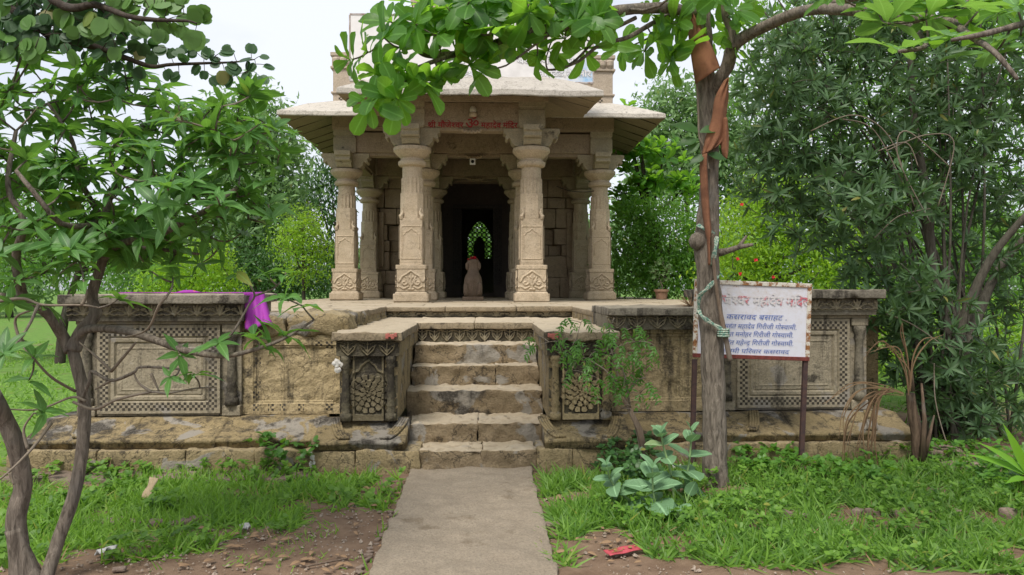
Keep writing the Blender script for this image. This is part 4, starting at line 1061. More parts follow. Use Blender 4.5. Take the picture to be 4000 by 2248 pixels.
limb([(1600, 45, 5.75), (1540, 75, 5.7), (1500, 100, 5.7), (1450, 150, 5.65), (1420, 168, 5.6)], .016, .006, 6)
limb([(1412, 66, 5.4), (1350, 110, 5.3), (1310, 140, 5.25), (1274, 165, 5.2)], .012, .006, 6)
limb([(1807, 637, 6.3), (1830, 632, 6.25), (1861, 622, 6.2), (1895, 616, 6.15)], .035, .013, 8)
limb([(1858, 623, 6.2), (1868, 608, 6.2), (1878, 594, 6.2)], .02, .01, 7)
limb([(2262, 40, 4.6), (2330, 110, 4.0), (2262, 130, 3.5)], .018, .008, 6); limb([(2400, 60, 4.1), (2440, 90, 3.6), (2503, 133, 3.3), (2560, 200, 3.2)], .02, .008, 6)
limb([(2576, 60, 3.6), (2480, 85, 3.4), (2395, 101, 3.3)], .018, .008, 6)
mb.lathe([(.02, -.09), (.07, -.05), (.085, 0), (.06, .05), (.02, .07)], tuple(W(1757, 606, 6.27)), 10)
WH = [(985, 55, 5.1), (925, 132, 5.0), (952, 230, 4.95), (1020, 207, 5.0), (1089, 204, 5.1), (1274, 165, 5.2), (1380, 127, 5.6), (1294, 46, 5.2), (1386, 12, 5.3), (1124, 17, 5.1), (1035, 92, 5.2), (1150, 127, 5.2),
      (1089, 135, 5.25), (1153, 141, 5.3), (1225, 109, 5.3), (1464, 83, 5.7), (1470, 124, 5.7), (1340, 60, 5.4), (1440, 30, 5.5), (1200, 60, 5.2), (1250, 20, 5.2), (1080, 50, 5.2), (1160, 80, 5.4), (1520, 60, 5.7), (1330, 10, 5.1),
      (1225, 40, 5.0), (1400, 90, 5.6), (1060, 15, 5.3), (1180, 5, 5.0), (1480, 5, 5.5), (1640, 35, 5.9), (1690, 60, 6.0), (1700, 125, 6.1), (1650, 100, 5.9), (1842, 30, 6.0), (1720, 110, 6.1), (1620, 130, 6.0), (1690, 155, 6.1), (1860, 60, 6.1),
      (2262, 126, 3.7), (2395, 101, 3.6), (2503, 133, 3.6), (2234, 60, 4.0), (2330, 50, 4.0), (2460, 30, 3.8), (2560, 20, 3.6), (2340, 5, 4.0), (2200, 10, 4.4), (2570, 90, 3.6),
      (960, 190, 5.0), (1000, 250, 4.9), (930, 262, 4.9), (885, 150, 5.0), (1060, 205, 5.0), (1110, 190, 5.1), (1180, 165, 5.2), (1230, 170, 5.2), (1300, 110, 5.3), (1350, 140, 5.4), (1420, 100, 5.5), (1010, 120, 5.1), (965, 95, 5.0), (1100, 90, 5.1), (1150, 45, 5.1), (1205, 85, 5.1), (1010, 175, 5.0), (1045, 60, 5.0), (1260, 60, 5.0), (1330, 30, 5.0)]
WH += [(rng.uniform(1010, 1560), rng.uniform(-30, 75), rng.uniform(5.1, 5.7)) for _ in range(26)] + [(rng.uniform(1560, 1900), rng.uniform(-20, 130), rng.uniform(6.0, 6.6)) for _ in range(12)] + [(rng.uniform(2100, 2576), rng.uniform(-30, 60), rng.uniform(3.9, 5.0)) for _ in range(12)]
for _ in range(60):
    WH.append((rng.uniform(950, 2650), rng.uniform(-420, -25), rng.uniform(5.0, 7.4)))
whp = [W(*a) for a in WH]; tw_, dr_ = grow([np.array(p) for p in nodes[40:]], whp, .1, .2, .014, .005)
for p_, r_ in tw_: mb.tube(p_, r_, 5)
o = mb.build('trunk', M['bark'], tree, smooth=True); o.location = -tb0
ax = [np.array(d) / np.linalg.norm(d) * .5 + np.array([rng.normal(0, .35), -.45 + rng.normal(0, .3), .15 + rng.normal(0, .35)]) for d in dr_]
fi = [i for i, a in enumerate(WH) if a[2] >= 4.3]; ni = [i for i, a in enumerate(WH) if a[2] < 4.3]
for i in ni: ax[i] = np.array([rng.normal(0, .3), -.15, .8])
for ii, mt, nm in ((fi, M['terminalia'], 'crown'), (ni, M['terminalia_pale'], 'crown')):
    P, D, N = whorl_arrays([whp[i] for i in ii], [ax[i] for i in ii], 7, 10, (.75, 1.55))
    L = rng.uniform(.10, .25, len(P)); o = leaves(nm, P, D, N, L, L * rng.uniform(.38, .54, len(P)), 'obovate', mt, tree, .22, .3, .07); o.location = -tb0
# the climbing shoot with dark leaves
sh = MB(); sp1 = [W(1753, 205, 6.2), W(1757, 290, 6.18), W(1759, 345, 6.17), (W(1772, 372, 6.17)), W(1783, 425, 6.17)]; sh.tube(smooth_path(sp1, 4), .009, 5)
st_ = empty('leafy_shoot', tb0, 'thin dark leaved shoot hanging against the cloth tied tree trunk', 'shoot')
o = sh.build('stem', M['twig'], st_); o.location = -tb0
lv = [((1757, 333), (-1, 0, .55), .2), ((1760, 333), (1, -.1, .3), .16), ((1757, 352), (-1, -.1, -.1), .16), ((1760, 362), (-.8, -.2, -.5), .13), ((1774, 390), (-.9, -.2, -.45), .14), ((1779, 388), (1, -.2, -.25), .15)]
o = leaves('foliage', [W(*a, 6.15) for a, _, _ in lv], [d for _, d, _ in lv], [(0, -.8, .6)] * 6, [l_ * 1.15 for _, _, l_ in lv], [l_ * .6 for _, _, l_ in lv], 'lance', M['darkg'], st_, .2, .2, .05); o.location = -tb0
# cloth
oc = empty('orange_cloth', W(1780, 200, 6.2), 'faded orange cloth banner knotted down the tree trunk', 'cloth'); ocl = -oc.location
def strip(rows, name, folds=5, amp=.018, cols=13):
    out = []
    rows = [(W(*a), W(*b)) for a, b in rows]
    A = smooth_path([r[0] for r in rows], 6); B = smooth_path([r[1] for r in rows], 6)
    for i, (a, b) in enumerate(zip(A, B)):
        row = []
        for j in range(cols):
            u = j / (cols - 1); p = a.lerp(b, u); f = math.sin(u * folds * 3.14 + i * .15) * amp * (.5 + .5 * math.sin(i * .3 + 1)) - .05 * math.sin(u * 3.14)
            row.append((p.x, p.y + f, p.z))
        out.append(row)
    o = cloth_sheet(name, out, .005, M['orange'], oc); o.location = ocl; return o
strip([((1728, 30, 6.17), (1736, 26, 6.17)), ((1733, 90, 6.15), (1770, 80, 6.14)), ((1739, 145, 6.14), (1797, 132, 6.14)), ((1750, 212, 6.14), (1811, 172, 6.15))], 'upper_fold')
strip([((1822, 203, 6.15), (1832, 198, 6.2)), ((1800, 245, 6.16), (1832, 240, 6.2)), ((1790, 300, 6.16), (1826, 300, 6.2)), ((1776, 345, 6.16), (1822, 350, 6.2)), ((1765, 392, 6.17), (1800, 372, 6.16))], 'middle_fold')
strip([((1812, 300, 6.17), (1830, 300, 6.21)), ((1812, 350, 6.18), (1832, 345, 6.22)), ((1816, 385, 6.18), (1832, 380, 6.22)), ((1822, 402, 6.2), (1827, 400, 6.21))], 'side_end', 3)
strip([((1763, 392, 6.17), (1778, 388, 6.16)), ((1761, 420, 6.17), (1779, 420, 6.16)), ((1763, 480, 6.17), (1782, 480, 6.16)), ((1768, 540, 6.16), (1786, 540, 6.15)), ((1774, 585, 6.14), (1789, 582, 6.13)), ((1779, 612, 6.14), (1783, 612, 6.14)), ((1781, 668, 6.15), (1783.5, 668, 6.15))], 'tail', 2, .01, 9)
# strap
rp = empty('striped_strap', W(1785, 700, 6.2), 'green and white plastic strap wound round the tree trunk and stick', 'strap')
def ribbon(path, w, name, mat, parent, twist=0):
    P = smooth_path([W(*a) for a in path], 7); mb = MB()
    for k in range(-2, 3):
        q = []
        for i, p in enumerate(P):
            d = (P[min(i + 1, len(P) - 1)] - P[max(i - 1, 0)]).normalized(); s_ = d.cross(Vector((0, 1, 0))).normalized()
            q.append(p + s_ * k * w * .24 * (.75 + .25 * math.sin(i * .7)) + Vector((0, -.004 * (k % 2), 0)))
        mb.tube(q, w * .15, 5)
    o = mb.build(name, mat, parent, smooth=True); o.location = -parent.location; return o
ribbon([(1755, 566, 6.26), (1770, 575, 6.19), (1790, 585, 6.185), (1804, 593, 6.26)], .03, 'upper_turn', M['rope'], rp)
ribbon([(1803, 596, 6.22), (1800, 625, 6.17), (1794, 655, 6.18), (1792, 668, 6.2)], .035, 'drop', M['rope'], rp)
ribbon([(1806, 688, 6.27), (1800, 705, 6.18), (1778, 728, 6.17), (1760, 748, 6.21), (1757, 790, 6.26)], .032, 'middle_turn', M['rope'], rp)
ribbon([(1757, 778, 6.26), (1765, 795, 6.19), (1789, 813, 6.17), (1812, 827, 6.15), (1822, 840, 6.14)], .03, 'lower_turn', M['rope'], rp)
mb = MB()
for k in range(4):
    z = k * .018; mb.tube([(W(1823, 830, 6.14) + Vector((.045 * math.cos(t), .045 * math.sin(t) + .03, -z))) for t in np.linspace(0, 6.28, 13)], .009, 5)
o = mb.build('knot', M['rope'], rp, smooth=True); o.location = -rp.location
ribbon([(1806, 678, 6.3), (1813, 690, 6.28), (1820, 698, 6.25)], .012, 'loose_end', M['rope'], rp)
mb = MB(); mb.tube(smooth_path([W(1790, 585, 6.2), W(1799, 700, 6.17), W(1815, 801, 6.17), W(1826, 854, 6.17), W(1837, 909, 6.17)], 5), [.016] * 10 + [.022] * 11, 8)
tag(mb.build('wooden_stick', M['wood'], smooth=True), 'grey stick strapped to the right side of the trunk over the notice board', 'stick')

# ------------------------------------------------------------------ left foreground tree
LB = W(95, 1440, 4.38); LB.z = 0
lt = empty('glossy_leaf_tree', LB, 'low branching tree with leaning stems and glossy leaves at the left front', 'tree')
mb = MB(); lnodes = []; barkm = MB()
def ll(L, r0, r1, n=8, into=None, keep=True):
    P = [W(x, y, Y) for x, y, Y in L]; q = barktube(into or mb, P, list(np.linspace(r0, r1, len(P))), n, 5, L[0][0] * .1, .035)
    if keep: lnodes.extend(q)
ll([(112, 1475, 4.3), (125, 1430, 4.33), (150, 1350, 4.38), (185, 1250, 4.42), (205, 1150, 4.45), (213, 1050, 4.48), (208, 980, 4.5), (193, 920, 4.5), (180, 868, 4.5)], .037, .033, 12)
ll([(55, 1475, 4.3), (48, 1390, 4.3), (42, 1300, 4.3), (58, 1220, 4.3), (42, 1130, 4.25), (15, 1060, 4.2), (-20, 990, 4.1)], .058, .04, 12)
ll([(95, 1470, 4.32), (60, 1400, 4.3), (35, 1330, 4.28)], .05, .045, 10)
ll([(178, 885, 4.5), (160, 850, 4.5), (120, 790, 4.4), (60, 760, 4.3), (0, 745, 4.2)], .04, .02); ll([(185, 880, 4.5), (205, 835, 4.5), (240, 790, 4.5), (232, 740, 4.5), (262, 640, 4.5), (262, 560, 4.5), (280, 480, 4.6)], .045, .02)
ll([(262, 650, 4.5), (300, 615, 4.4), (400, 590, 4.3), (460, 560, 4.2), (535, 520, 4.1), (600, 470, 4.1)], .025, .012); ll([(275, 625, 4.5), (340, 625, 4.6), (420, 630, 4.6), (500, 640, 4.7)], .02, .008)
ll([(262, 600, 4.5), (240, 560, 4.4), (215, 570, 4.2), (150, 560, 4.0), (90, 490, 3.9), (40, 430, 3.9)], .022, .01); ll([(275, 500, 4.6), (330, 400, 4.7), (350, 330, 4.8), (420, 270, 4.9)], .02, .01)
ll([(262, 560, 4.5), (200, 450, 4.4), (180, 350, 4.4), (120, 260, 4.4)], .02, .008); ll([(60, 760, 4.3), (40, 650, 4.2), (60, 560, 4.1), (20, 470, 4.1), (40, 330, 4.2)], .028, .01)
ll([(185, 875, 4.5), (217, 830, 4.45), (315, 833, 4.3), (395, 858, 4.2), (465, 882, 4.1), (560, 896, 4.05), (640, 880, 4.0), (717, 851, 4.0), (790, 805, 4.0)], .028, .006)
ll([(560, 868, 4.05), (590, 830, 4.05), (625, 770, 4.1), (640, 740, 4.1), (610, 690, 4.1)], .008, .005, 6); ll([(640, 745, 4.1), (690, 725, 4.1), (720, 690, 4.1)], .006, .004, 6)
ll([(205, 1010, 4.45), (225, 960, 4.4), (232, 935, 4.4), (280, 958, 4.3), (336, 938, 4.2), (350, 925, 4.2), (400, 925, 4.2), (460, 930, 4.2)], .012, .006, 6)
pl = MB()
for L in ([(185, 1012, 4.4), (238, 1030, 4.3), (297, 1005, 4.25), (381, 987, 4.2), (420, 990, 4.2), (490, 978, 4.2), (545, 975, 4.2)], [(381, 987, 4.2), (350, 965, 4.2), (336, 938, 4.2)], [(215, 1010, 4.4), (180, 1000, 4.4), (100, 1030, 4.3), (20, 1030, 4.2)], [(130, 1065, 4.2), (80, 1130, 4.1), (20, 1190, 4.0), (-20, 1220, 4.0)], [(25, 1190, 4.0), (35, 1220, 4.0)],
          [(0, 758, 3.9), (60, 752, 3.9), (110, 768, 3.9), (205, 768, 3.9), (250, 775, 3.9)], [(206, 768, 3.9), (218, 740, 3.9), (210, 705, 3.9)], [(280, 935, 4.3), (335, 870, 4.2), (340, 862, 4.2)], [(280, 935, 4.3), (245, 900, 4.3), (200, 862, 4.3)], [(283, 956, 4.3), (240, 980, 4.35)], [(420, 745, 4.0), (400, 770, 4.0), (370, 830, 4.1), (310, 850, 4.2)],
          [(70, 1130, 4.1), (60, 1080, 4.1), (85, 1040, 4.1)], [(380, 940, 4.2), (400, 985, 4.2)], [(190, 985, 4.45), (130, 950, 4.3), (84, 900, 4.2), (55, 850, 4.1)], [(55, 870, 4.1), (40, 800, 4.1), (110, 775, 4.0)]):
    ll(L, .0095, .004, 6, into=pl)
WL = [(210, 700, 3.95), (301, 750, 3.95), (112, 774, 3.95), (84, 900, 4.1), (74, 956, 4.1), (109, 1040, 4.1), (430, 949, 4.1), (486, 945, 4.15), (451, 890, 4.1), (550, 865, 4.0), (640, 847, 4.0), (675, 872, 4.0), (717, 845, 4.0), (717, 686, 4.1), (721, 753, 4.0), (760, 770, 4.0), (381, 683, 4.0), (434, 697, 4.1), (600, 690, 4.1),
      (680, 700, 4.1), (640, 745, 4.1), (30, 760, 3.9), (10, 890, 3.7), (150, 690, 4.0)]
blobs = [(W(x, y, Y), (rx * Y / 1900, .55, ry * Y / 1900)) for x, y, Y, rx, ry in ((110, 400, 4.4, 170, 130), (330, 270, 4.8, 190, 90), (560, 320, 4.4, 130, 80), (300, 470, 4.4, 230, 110), (560, 520, 4.2, 140, 80), (90, 600, 4.2, 150, 110), (640, 350, 4.3, 75, 120), (200, 190, 4.8, 190, 80), (-60, 400, 4.4, 120, 260), (400, 610, 4.7, 150, 70), (480, 400, 4.4, 210, 130), (250, 620, 4.4, 150, 80))]
tg, _ = in_blobs(blobs, 430, .05)
tg = [Vector(t) for t in tg]; allw = [W(*a) for a in WL] + tg
tb, dr = grow([np.array(p) for p in lnodes], allw, .09, .08, .010, .004)
for p_, r_ in tb: (pl if rng.random() < .35 else mb).tube(p_, r_, 5)
nf = len(mb.f); mb.add(pl.v, pl.f); o = mb.build('trunk', M['bark'], lt, smooth=True); o.location = -LB; o.data.materials.append(M['twig'])
o.data.polygons.foreach_set('material_index', (np.arange(len(o.data.polygons)) >= nf).astype(np.int32))
ax = [np.array(d) / np.linalg.norm(d) * .6 + np.array([rng.normal(0, .3), -.08 + rng.normal(0, .28), .75]) for d in dr]
P, D, N = whorl_arrays(allw, ax, 5, 8, (.75, 1.75)); L = rng.uniform(.075, .175, len(P))
o = leaves('crown', P, D, N, L, L * rng.uniform(.3, .4, len(P)), 'lance', M['glossy'], lt, .3, .35, .07); o.location = -LB

# ------------------------------------------------------------------ overhanging round-leaved branch, upper left
bb = Vector((-6.2, 4.6, 0)); bt = empty('round_leaf_tree', bb, 'round leaved tree whose branches hang into the upper left corner', 'tree')
mb = MB(); bn = []
def bl2(L, r0, r1):
    P = [W(*a) if len(a) == 3 and a[0] > -50 else Vector(a) for a in L]; bn.extend(barktube(mb, P, list(np.linspace(r0, r1, len(P))), 7, 6))
mb.tube(smooth_path([(-6.2, 4.6, -.1), (-6.1, 4.6, 1.4), (-5.8, 4.5, 2.6), (-5.2, 4.4, 3.3)], 5), list(np.linspace(.16, .08, 16)), 10)
def bseg(L3, r0, r1): bn.extend(barktube(mb, L3, list(np.linspace(r0, r1, len(L3))), 7, 6))
b0 = Vector((-5.2, 4.4, 3.3))
bseg([b0, W(-200, -120, 4.3), W(0, 7, 4.3), W(100, 73, 4.3), W(143, 103, 4.3), W(233, 117, 4.3), W(300, 140, 4.3), W(377, 167, 4.3), W(427, 163, 4.3), W(500, 160, 4.3), W(584, 157, 4.3), W(640, 150, 4.3)], .03, .003)
bseg([b0, W(-100, -200, 4.2), W(133, 3, 4.1), W(240, 13, 4.1), W(317, 40, 4.0), W(383, 50, 4.0), W(467, 53, 4.0), W(495, 60, 4.0)], .03, .004)
bseg([W(0, 7, 4.3), W(60, 40, 4.4), W(20, 100, 4.4), W(50, 130, 4.4)], .012, .004); bseg([W(240, 13, 4.1), W(280, 50, 4.2), W(320, 100, 4.2)], .006, .003)
cand = [W(rng.uniform(-40, 300), rng.uniform(-40, 130), rng.uniform(4.1, 4.5)) for _ in range(420)] + [W(240 + 255 * t + rng.normal(0, 16), 5 + 45 * t + rng.normal(0, 17), 4.05) for t in rng.uniform(0, 1, 240)]
cand += [W(250 + 390 * t + rng.normal(0, 8), 125 + 35 * t + rng.normal(0, 17), 4.3) for t in rng.uniform(0, 1, 160)] + [W(rng.uniform(570, 668), rng.uniform(138, 195), 4.3) for _ in range(60)]
tg = []
for c in cand:
    if all((c - q).length > .043 for q in tg): tg.append(c)
tb, dr = grow([np.array(p) for p in bn], tg, .06, .0, .005, .0018)
for p_, r_ in tb: mb.tube(p_, r_, 4)
o = mb.build('trunk', M['bark_dark'], bt, smooth=True); o.location = -bb
P = np.array(tg); n_ = len(P); D = unit(np.array(dr)) * np.array([1, .3, 1]) + np.stack([rng.normal(0, .5, n_), rng.normal(0, .15, n_), rng.normal(-.55, .5, n_)], 1)
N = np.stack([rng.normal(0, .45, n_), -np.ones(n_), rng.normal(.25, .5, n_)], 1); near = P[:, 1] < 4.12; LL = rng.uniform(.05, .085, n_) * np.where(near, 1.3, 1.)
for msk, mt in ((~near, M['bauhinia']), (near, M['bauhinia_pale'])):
    S = unit(np.cross(unit(D[msk]), unit(N[msk])))
    for sgn in (1, -1):   # two lobes to a leaf
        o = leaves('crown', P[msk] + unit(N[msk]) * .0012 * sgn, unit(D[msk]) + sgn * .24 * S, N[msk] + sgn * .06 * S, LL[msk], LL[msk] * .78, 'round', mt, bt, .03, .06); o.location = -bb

# ------------------------------------------------------------------ oleander thicket on the right
ob = W(2400, 1120, 8.3); ob.z = 0
ole = empty('oleander_shrub', ob, 'tall dark many stemmed shrub with narrow leaves filling the right side', 'shrub')
mb = MB(); on_ = []
for k in range(30):
    x0 = 2400 + rng.normal(0, 55); x1 = rng.choice([rng.uniform(1880, 2200), rng.uniform(2150, 2620)]); y1 = rng.uniform(-80, 500); Y1 = (9.2 if x1 < 2220 else 8.3) + rng.normal(0, .5)
    a = W(x0, 1130, 8.3 + rng.normal(0, .25)); a.z = -.05; b = W(x1, y1, Y1); m1 = a.lerp(b, .45) + Vector((-(b.x - a.x) * .22, rng.normal(0, .15), .25))
    P = smooth_path([a, m1, b], 8); r = rng.uniform(.014, .032); mb.tube(P, list(np.linspace(r, .008, len(P))), 7); on_.extend(P[5:])
for L in ([(2395, 900, 8.1), (2440, 760, 8.0), (2500, 640, 7.9), (2600, 520, 7.7)], [(2400, 900, 8.2), (2350, 700, 8.2), (2330, 500, 8.2), (2300, 300, 8.3), (2290, 150, 8.3)], [(2420, 900, 8.1), (2500, 700, 8.3), (2576, 600, 8.2)], [(2400, 1130, 8.2), (2400, 1000, 8.2), (2395, 880, 8.1)]):
    P = smooth_path([W(*a) for a in L], 6); mb.tube(P, list(np.linspace(.065, .03, len(P))), 9); on_.extend(P)
blobs = [(W(x, y, Y), (rx * Y / 1900, .8, ry * Y / 1900)) for x, y, Y, rx, ry in ((1990, 250, 8.3, 130, 190), (2250, 330, 8.3, 270, 260), (2470, 250, 8.6, 190, 260), (2120, 520, 8.0, 190, 150), (2490, 620, 8.7, 120, 240), (2230, 720, 7.9, 130, 110), (2330, 860, 7.9, 130, 150), (2490, 960, 8.2, 120, 130), (2110, 90, 8.6, 210, 130), (2400, 1010, 8.0, 80, 90), (1930, 420, 8.4, 70, 110), (2300, 0, 8.8, 300, 130))]
tg, _ = in_blobs(blobs, 2300, .1)
tb, dr = grow([np.array(p) for p in on_], tg, .08, -.05, .008, .003, 3)
for p_, r_ in tb: mb.tube(p_, r_, 4)
o = mb.build('stem', barkmat('shrub stem', (.06, .055, .042), (.12, .11, .085)), ole, smooth=True); o.location = -ob
ax = [np.array(d) / np.linalg.norm(d) + np.array([0, -.25, .35]) for d in dr]
P, D, N = whorl_arrays(tg, ax, 8, 13, (.35, 1.35)); L = rng.uniform(.10, .18, len(P))
o = leaves('foliage', P, D, N, L, L * .19, 'narrow', M['oleander'], ole, .2, .18); o.location = -ob
# arching bare canes in front of it
mb = MB()
for L in ([(2300, 520, 7.5), (2240, 350, 7.5), (2150, 290, 7.4), (2040, 330, 7.4)], [(2280, 480, 7.5), (2200, 330, 7.5), (2120, 300, 7.4)], [(2340, 560, 7.4), (2260, 400, 7.4), (2280, 330, 7.4), (2390, 420, 7.4)], [(2360, 520, 7.5), (2400, 360, 7.5), (2330, 340, 7.5), (2230, 380, 7.5)], [(2310, 420, 7.5), (2280, 360, 7.5), (2210, 380, 7.4)], [(2350, 915, 7.4), (2352, 1000, 7.35), (2370, 1080, 7.3), (2395, 1150, 7.25)], [(2230, 790, 7.4), (2300, 820, 7.4), (2400, 890, 7.4)], [(2200, 600, 7.5), (2260, 545, 7.5), (2340, 525, 7.5)]):
    o = MB().tube(smooth_path([W(*a) for a in L], 7), .006, 5).build('cane', M['twig'], ole, smooth=True); o.location = -ob

# ------------------------------------------------------------------ trees and bushes behind
def bgtree(name, label, cat, blobs, Y, mat, n, ls, kind='small', base=None, ratio=.42, per=9, spread=.35, droop=.35, trunk=.12, group=None, bark='bark_dark', whorl=False, shell=.45):
    B = [(W(x, y, Y + dy), (rx * Y / 1900, max(.5, rx * Y / 1900 * .8), ry * Y / 1900)) for x, y, rx, ry, dy in blobs]
    bx, by = base if base else (np.mean([b[0] for b in blobs]), 0); c = W(bx, 700, Y); c.z = 0
    t = empty(name, c, label, cat, group); mb = MB(); nodes = []
    top = max((b[0] for b in B), key=lambda v: v.z); low = min(b[0].z for b in B)
    P = smooth_path([Vector((c.x, Y, -.1)), Vector((c.x * .9 + top.x * .1, Y, max(.3, low * .5))), Vector((c.x * .5 + top.x * .5, Y, max(.6, (low + top.z) / 2))), top], 6)
    mb.tube(P, list(np.linspace(trunk, .02, len(P))), 8); nodes += P[4:]
    for b, r in B:
        p0 = P[len(P) // 2] if b.z > P[len(P) // 2].z else P[len(P) // 3]; Q = smooth_path([p0, p0.lerp(b, .5) + Vector((0, 0, -.1)), b], 5); mb.tube(Q, list(np.linspace(trunk * .5, .015, len(Q))), 6); nodes += Q
    C, _ = in_blobs(B, n // per, shell); k = min(len(C), 150); tb, dr = grow([np.array(p) for p in nodes], C[:k], .08, .05, .02, .006, 3)
    for p_, r_ in tb: mb.tube(p_, r_, 4)
    o = mb.build('trunk', M[bark], t, smooth=True); o.location = -c
    if whorl:
        ax = unit(rng.normal(0, .5, (len(C), 3)) + np.array([0, -.3, .9])); P_, D, N = whorl_arrays(C, ax, 6, 9, (.5, 1.4))
    else:
        P_ = np.repeat(C, per, 0) + rng.normal(0, spread, (len(C) * per, 3)) * np.array([1, 1, .75]); D = unit(rng.normal(0, 1, P_.shape)) + np.array([0, 0, -droop]); N = unit(rng.normal(0, .6, P_.shape) + np.array([0, -.25, .8]))
    L = ls * rng.uniform(.6, 1.25, len(P_)); o = leaves('crown', P_, D, N, L, L * ratio, kind, mat, t, .2, .25); o.location = -c
    return t
bgtree('pale_tree', 'tall pale feathery tree left of the temple eaves', 'tree', [(650, 300, 65, 85, 0), (690, 420, 75, 100, 0), (600, 410, 85, 110, 0), (650, 560, 120, 100, 0), (560, 620, 80, 90, 0), (570, 300, 40, 70, 0), (720, 360, 40, 50, 0)], 24, M['pale'], 11000, .23, base=(640, 0), shell=.2)
bgtree('mango_tree', 'dark long leaved tree close behind the left temple pillars', 'tree', [(830, 430, 40, 45, 0), (800, 500, 70, 60, 0), (740, 500, 80, 60, 2), (810, 600, 60, 90, 0), (850, 660, 60, 60, 0), (880, 420, 60, 60, 0)], 29, M['darkg'], 4200, .30, 'lance', base=(840, 0), ratio=.22, droop=.9, whorl=False)
bgtree('lime_bush', 'yellow green feathery bush left of the temple', 'bush', [(760, 560, 48, 45, 0), (735, 610, 50, 45, 0), (790, 620, 40, 40, 0), (770, 670, 50, 45, 0)], 19, M['lime'], 3600, .085, base=(765, 0), trunk=.06, spread=.18, shell=.2)
bgtree('round_bush', 'round bright green bush behind the left parapet', 'bush', [(490, 680, 100, 85, 0), (430, 710, 80, 60, 0), (540, 720, 60, 50, 0)], 15, M['lime'], 7500, .075, base=(490, 0), trunk=.05, spread=.12, shell=.6)
bgtree('leafy_tree', 'mid green tree behind the left front tree', 'tree', [(180, 620, 150, 110, 0), (60, 560, 130, 130, 0), (310, 640, 90, 80, 0), (-80, 600, 120, 160, 0), (330, 560, 70, 60, 0)], 17, M['mid'], 7500, .12, base=(150, 0))
bgtree('dark_bush', 'low dark green bush between the lime bush and the round bush', 'bush', [(655, 690, 70, 45, 0), (610, 660, 50, 50, 0), (720, 700, 60, 40, 0), (800, 715, 60, 35, 0)], 22, M['darkg'], 5200, .13, base=(660, 0), trunk=.06)
bgtree('pale_tree', 'tall pale feathery tree right of the temple roof', 'tree', [(1690, 250, 55, 60, 0), (1640, 320, 55, 60, 0), (1720, 400, 110, 120, 0), (1650, 450, 60, 60, 0), (1800, 300, 90, 120, 0), (1860, 420, 80, 120, 0)], 27, M['pale'], 13000, .23, base=(1740, 0), shell=.2)
bgtree('almond_tree', 'rosette leaved tree behind the right temple pillars', 'tree', [(1600, 440, 50, 55, 0), (1585, 360, 55, 40, 0), (1670, 390, 55, 45, 0), (1575, 290, 40, 30, 0), (1570, 520, 35, 40, 0), (1650, 460, 50, 40, 0), (1720, 470, 40, 40, 0)], 19, M['terminalia'], 1300, .26, 'obovate', base=(1655, 0), ratio=.5, whorl=True, shell=.2)
bgtree('hedge_tree', 'dense green bushy tree behind the potted plant', 'tree', [(1590, 600, 65, 75, 0), (1690, 590, 90, 85, 0), (1580, 680, 60, 60, 0), (1690, 690, 90, 60, 0), (1760, 640, 60, 90, 0), (1640, 540, 60, 40, 0)], 18, M['mid'], 12000, .11, base=(1680, 0), spread=.2, shell=.72)
hb = bgtree('hibiscus_bush', 'bright green bush dotted with red flowers behind the notice board', 'bush', [(1890, 590, 100, 100, 0), (2000, 540, 110, 90, 0), (1850, 690, 90, 60, 0), (2000, 680, 120, 70, 0), (1960, 470, 70, 60, 0), (2090, 620, 90, 100, 0)], 13, M['lime'], 13000, .085, base=(1950, 0), trunk=.05, spread=.15, shell=.7)
fp = [(1901, 655), (1862, 690), (1945, 698), (1855, 652), (1866, 515)]
P, D, N = whorl_arrays([W(x, y, 11.7) for x, y in fp], [(0, -1, .2)] * len(fp), 4, 5, (.7, 1.3)); o = leaves('flowers', P, D, N, .033, .025, 'round', M['redfl'], hb); o.location = -hb.location
bgtree('backing_tree', 'bright leafy tree showing through the dark shrub', 'tree', [(2150, 420, 200, 200, 0), (2400, 450, 220, 260, 0), (2250, 720, 200, 160, 0), (2500, 750, 160, 220, 0), (2050, 200, 170, 190, 0), (2300, 120, 220, 160, 0), (2520, 150, 160, 200, 0), (1950, 60, 120, 120, 0)], 15, M['mid'], 19000, .15, base=(2330, 0), shell=.3)
bgtree('backing_bush', 'low sunlit bush far behind the dark shrub', 'bush', [(2300, 850, 180, 120, 0), (2520, 880, 120, 120, 0), (2150, 800, 100, 90, 0)], 14, M['lime'], 3800, .11, base=(2340, 0), trunk=.06, shell=.3)
# far tree line
bgtree('inner_bush', 'green bush behind the temple seen through its pierced window', 'bush', [(1206, 600, 70, 90, 0), (1206, 680, 90, 60, 0)], 31, M['mid'], 2200, .25, base=(1206, 0), trunk=.06)
ft = bgtree('far_tree', 'distant tree in the far tree line behind the temple', 'tree', [(1219, 640, 120, 80, 0), (1100, 660, 90, 60, 0), (1330, 660, 90, 60, 0), (1219, 560, 80, 60, 0), (1219, 712, 150, 40, 0)], 40, M['pale'], 3200, .42, base=(1219, 0), trunk=.25, spread=.7, group='distant trees behind the temple')
for i, (x, y, s_) in enumerate(((-34, 48, 1.2), (-27, 44, .9), (-20, 46, 1.1), (-14, 50, .9), (-9, 52, .8), (8, 46, 1.2), (15, 42, 1.3), (22, 40, 1.2), (29, 44, 1.3), (-42, 50, 1.2), (36, 46, 1.2))):
    c = copy_tree(ft); c.location = (x, y, 0); c.scale = (s_, s_, s_); c.rotation_euler = (0, 0, i * 1.3)
ft.location.x = -.5

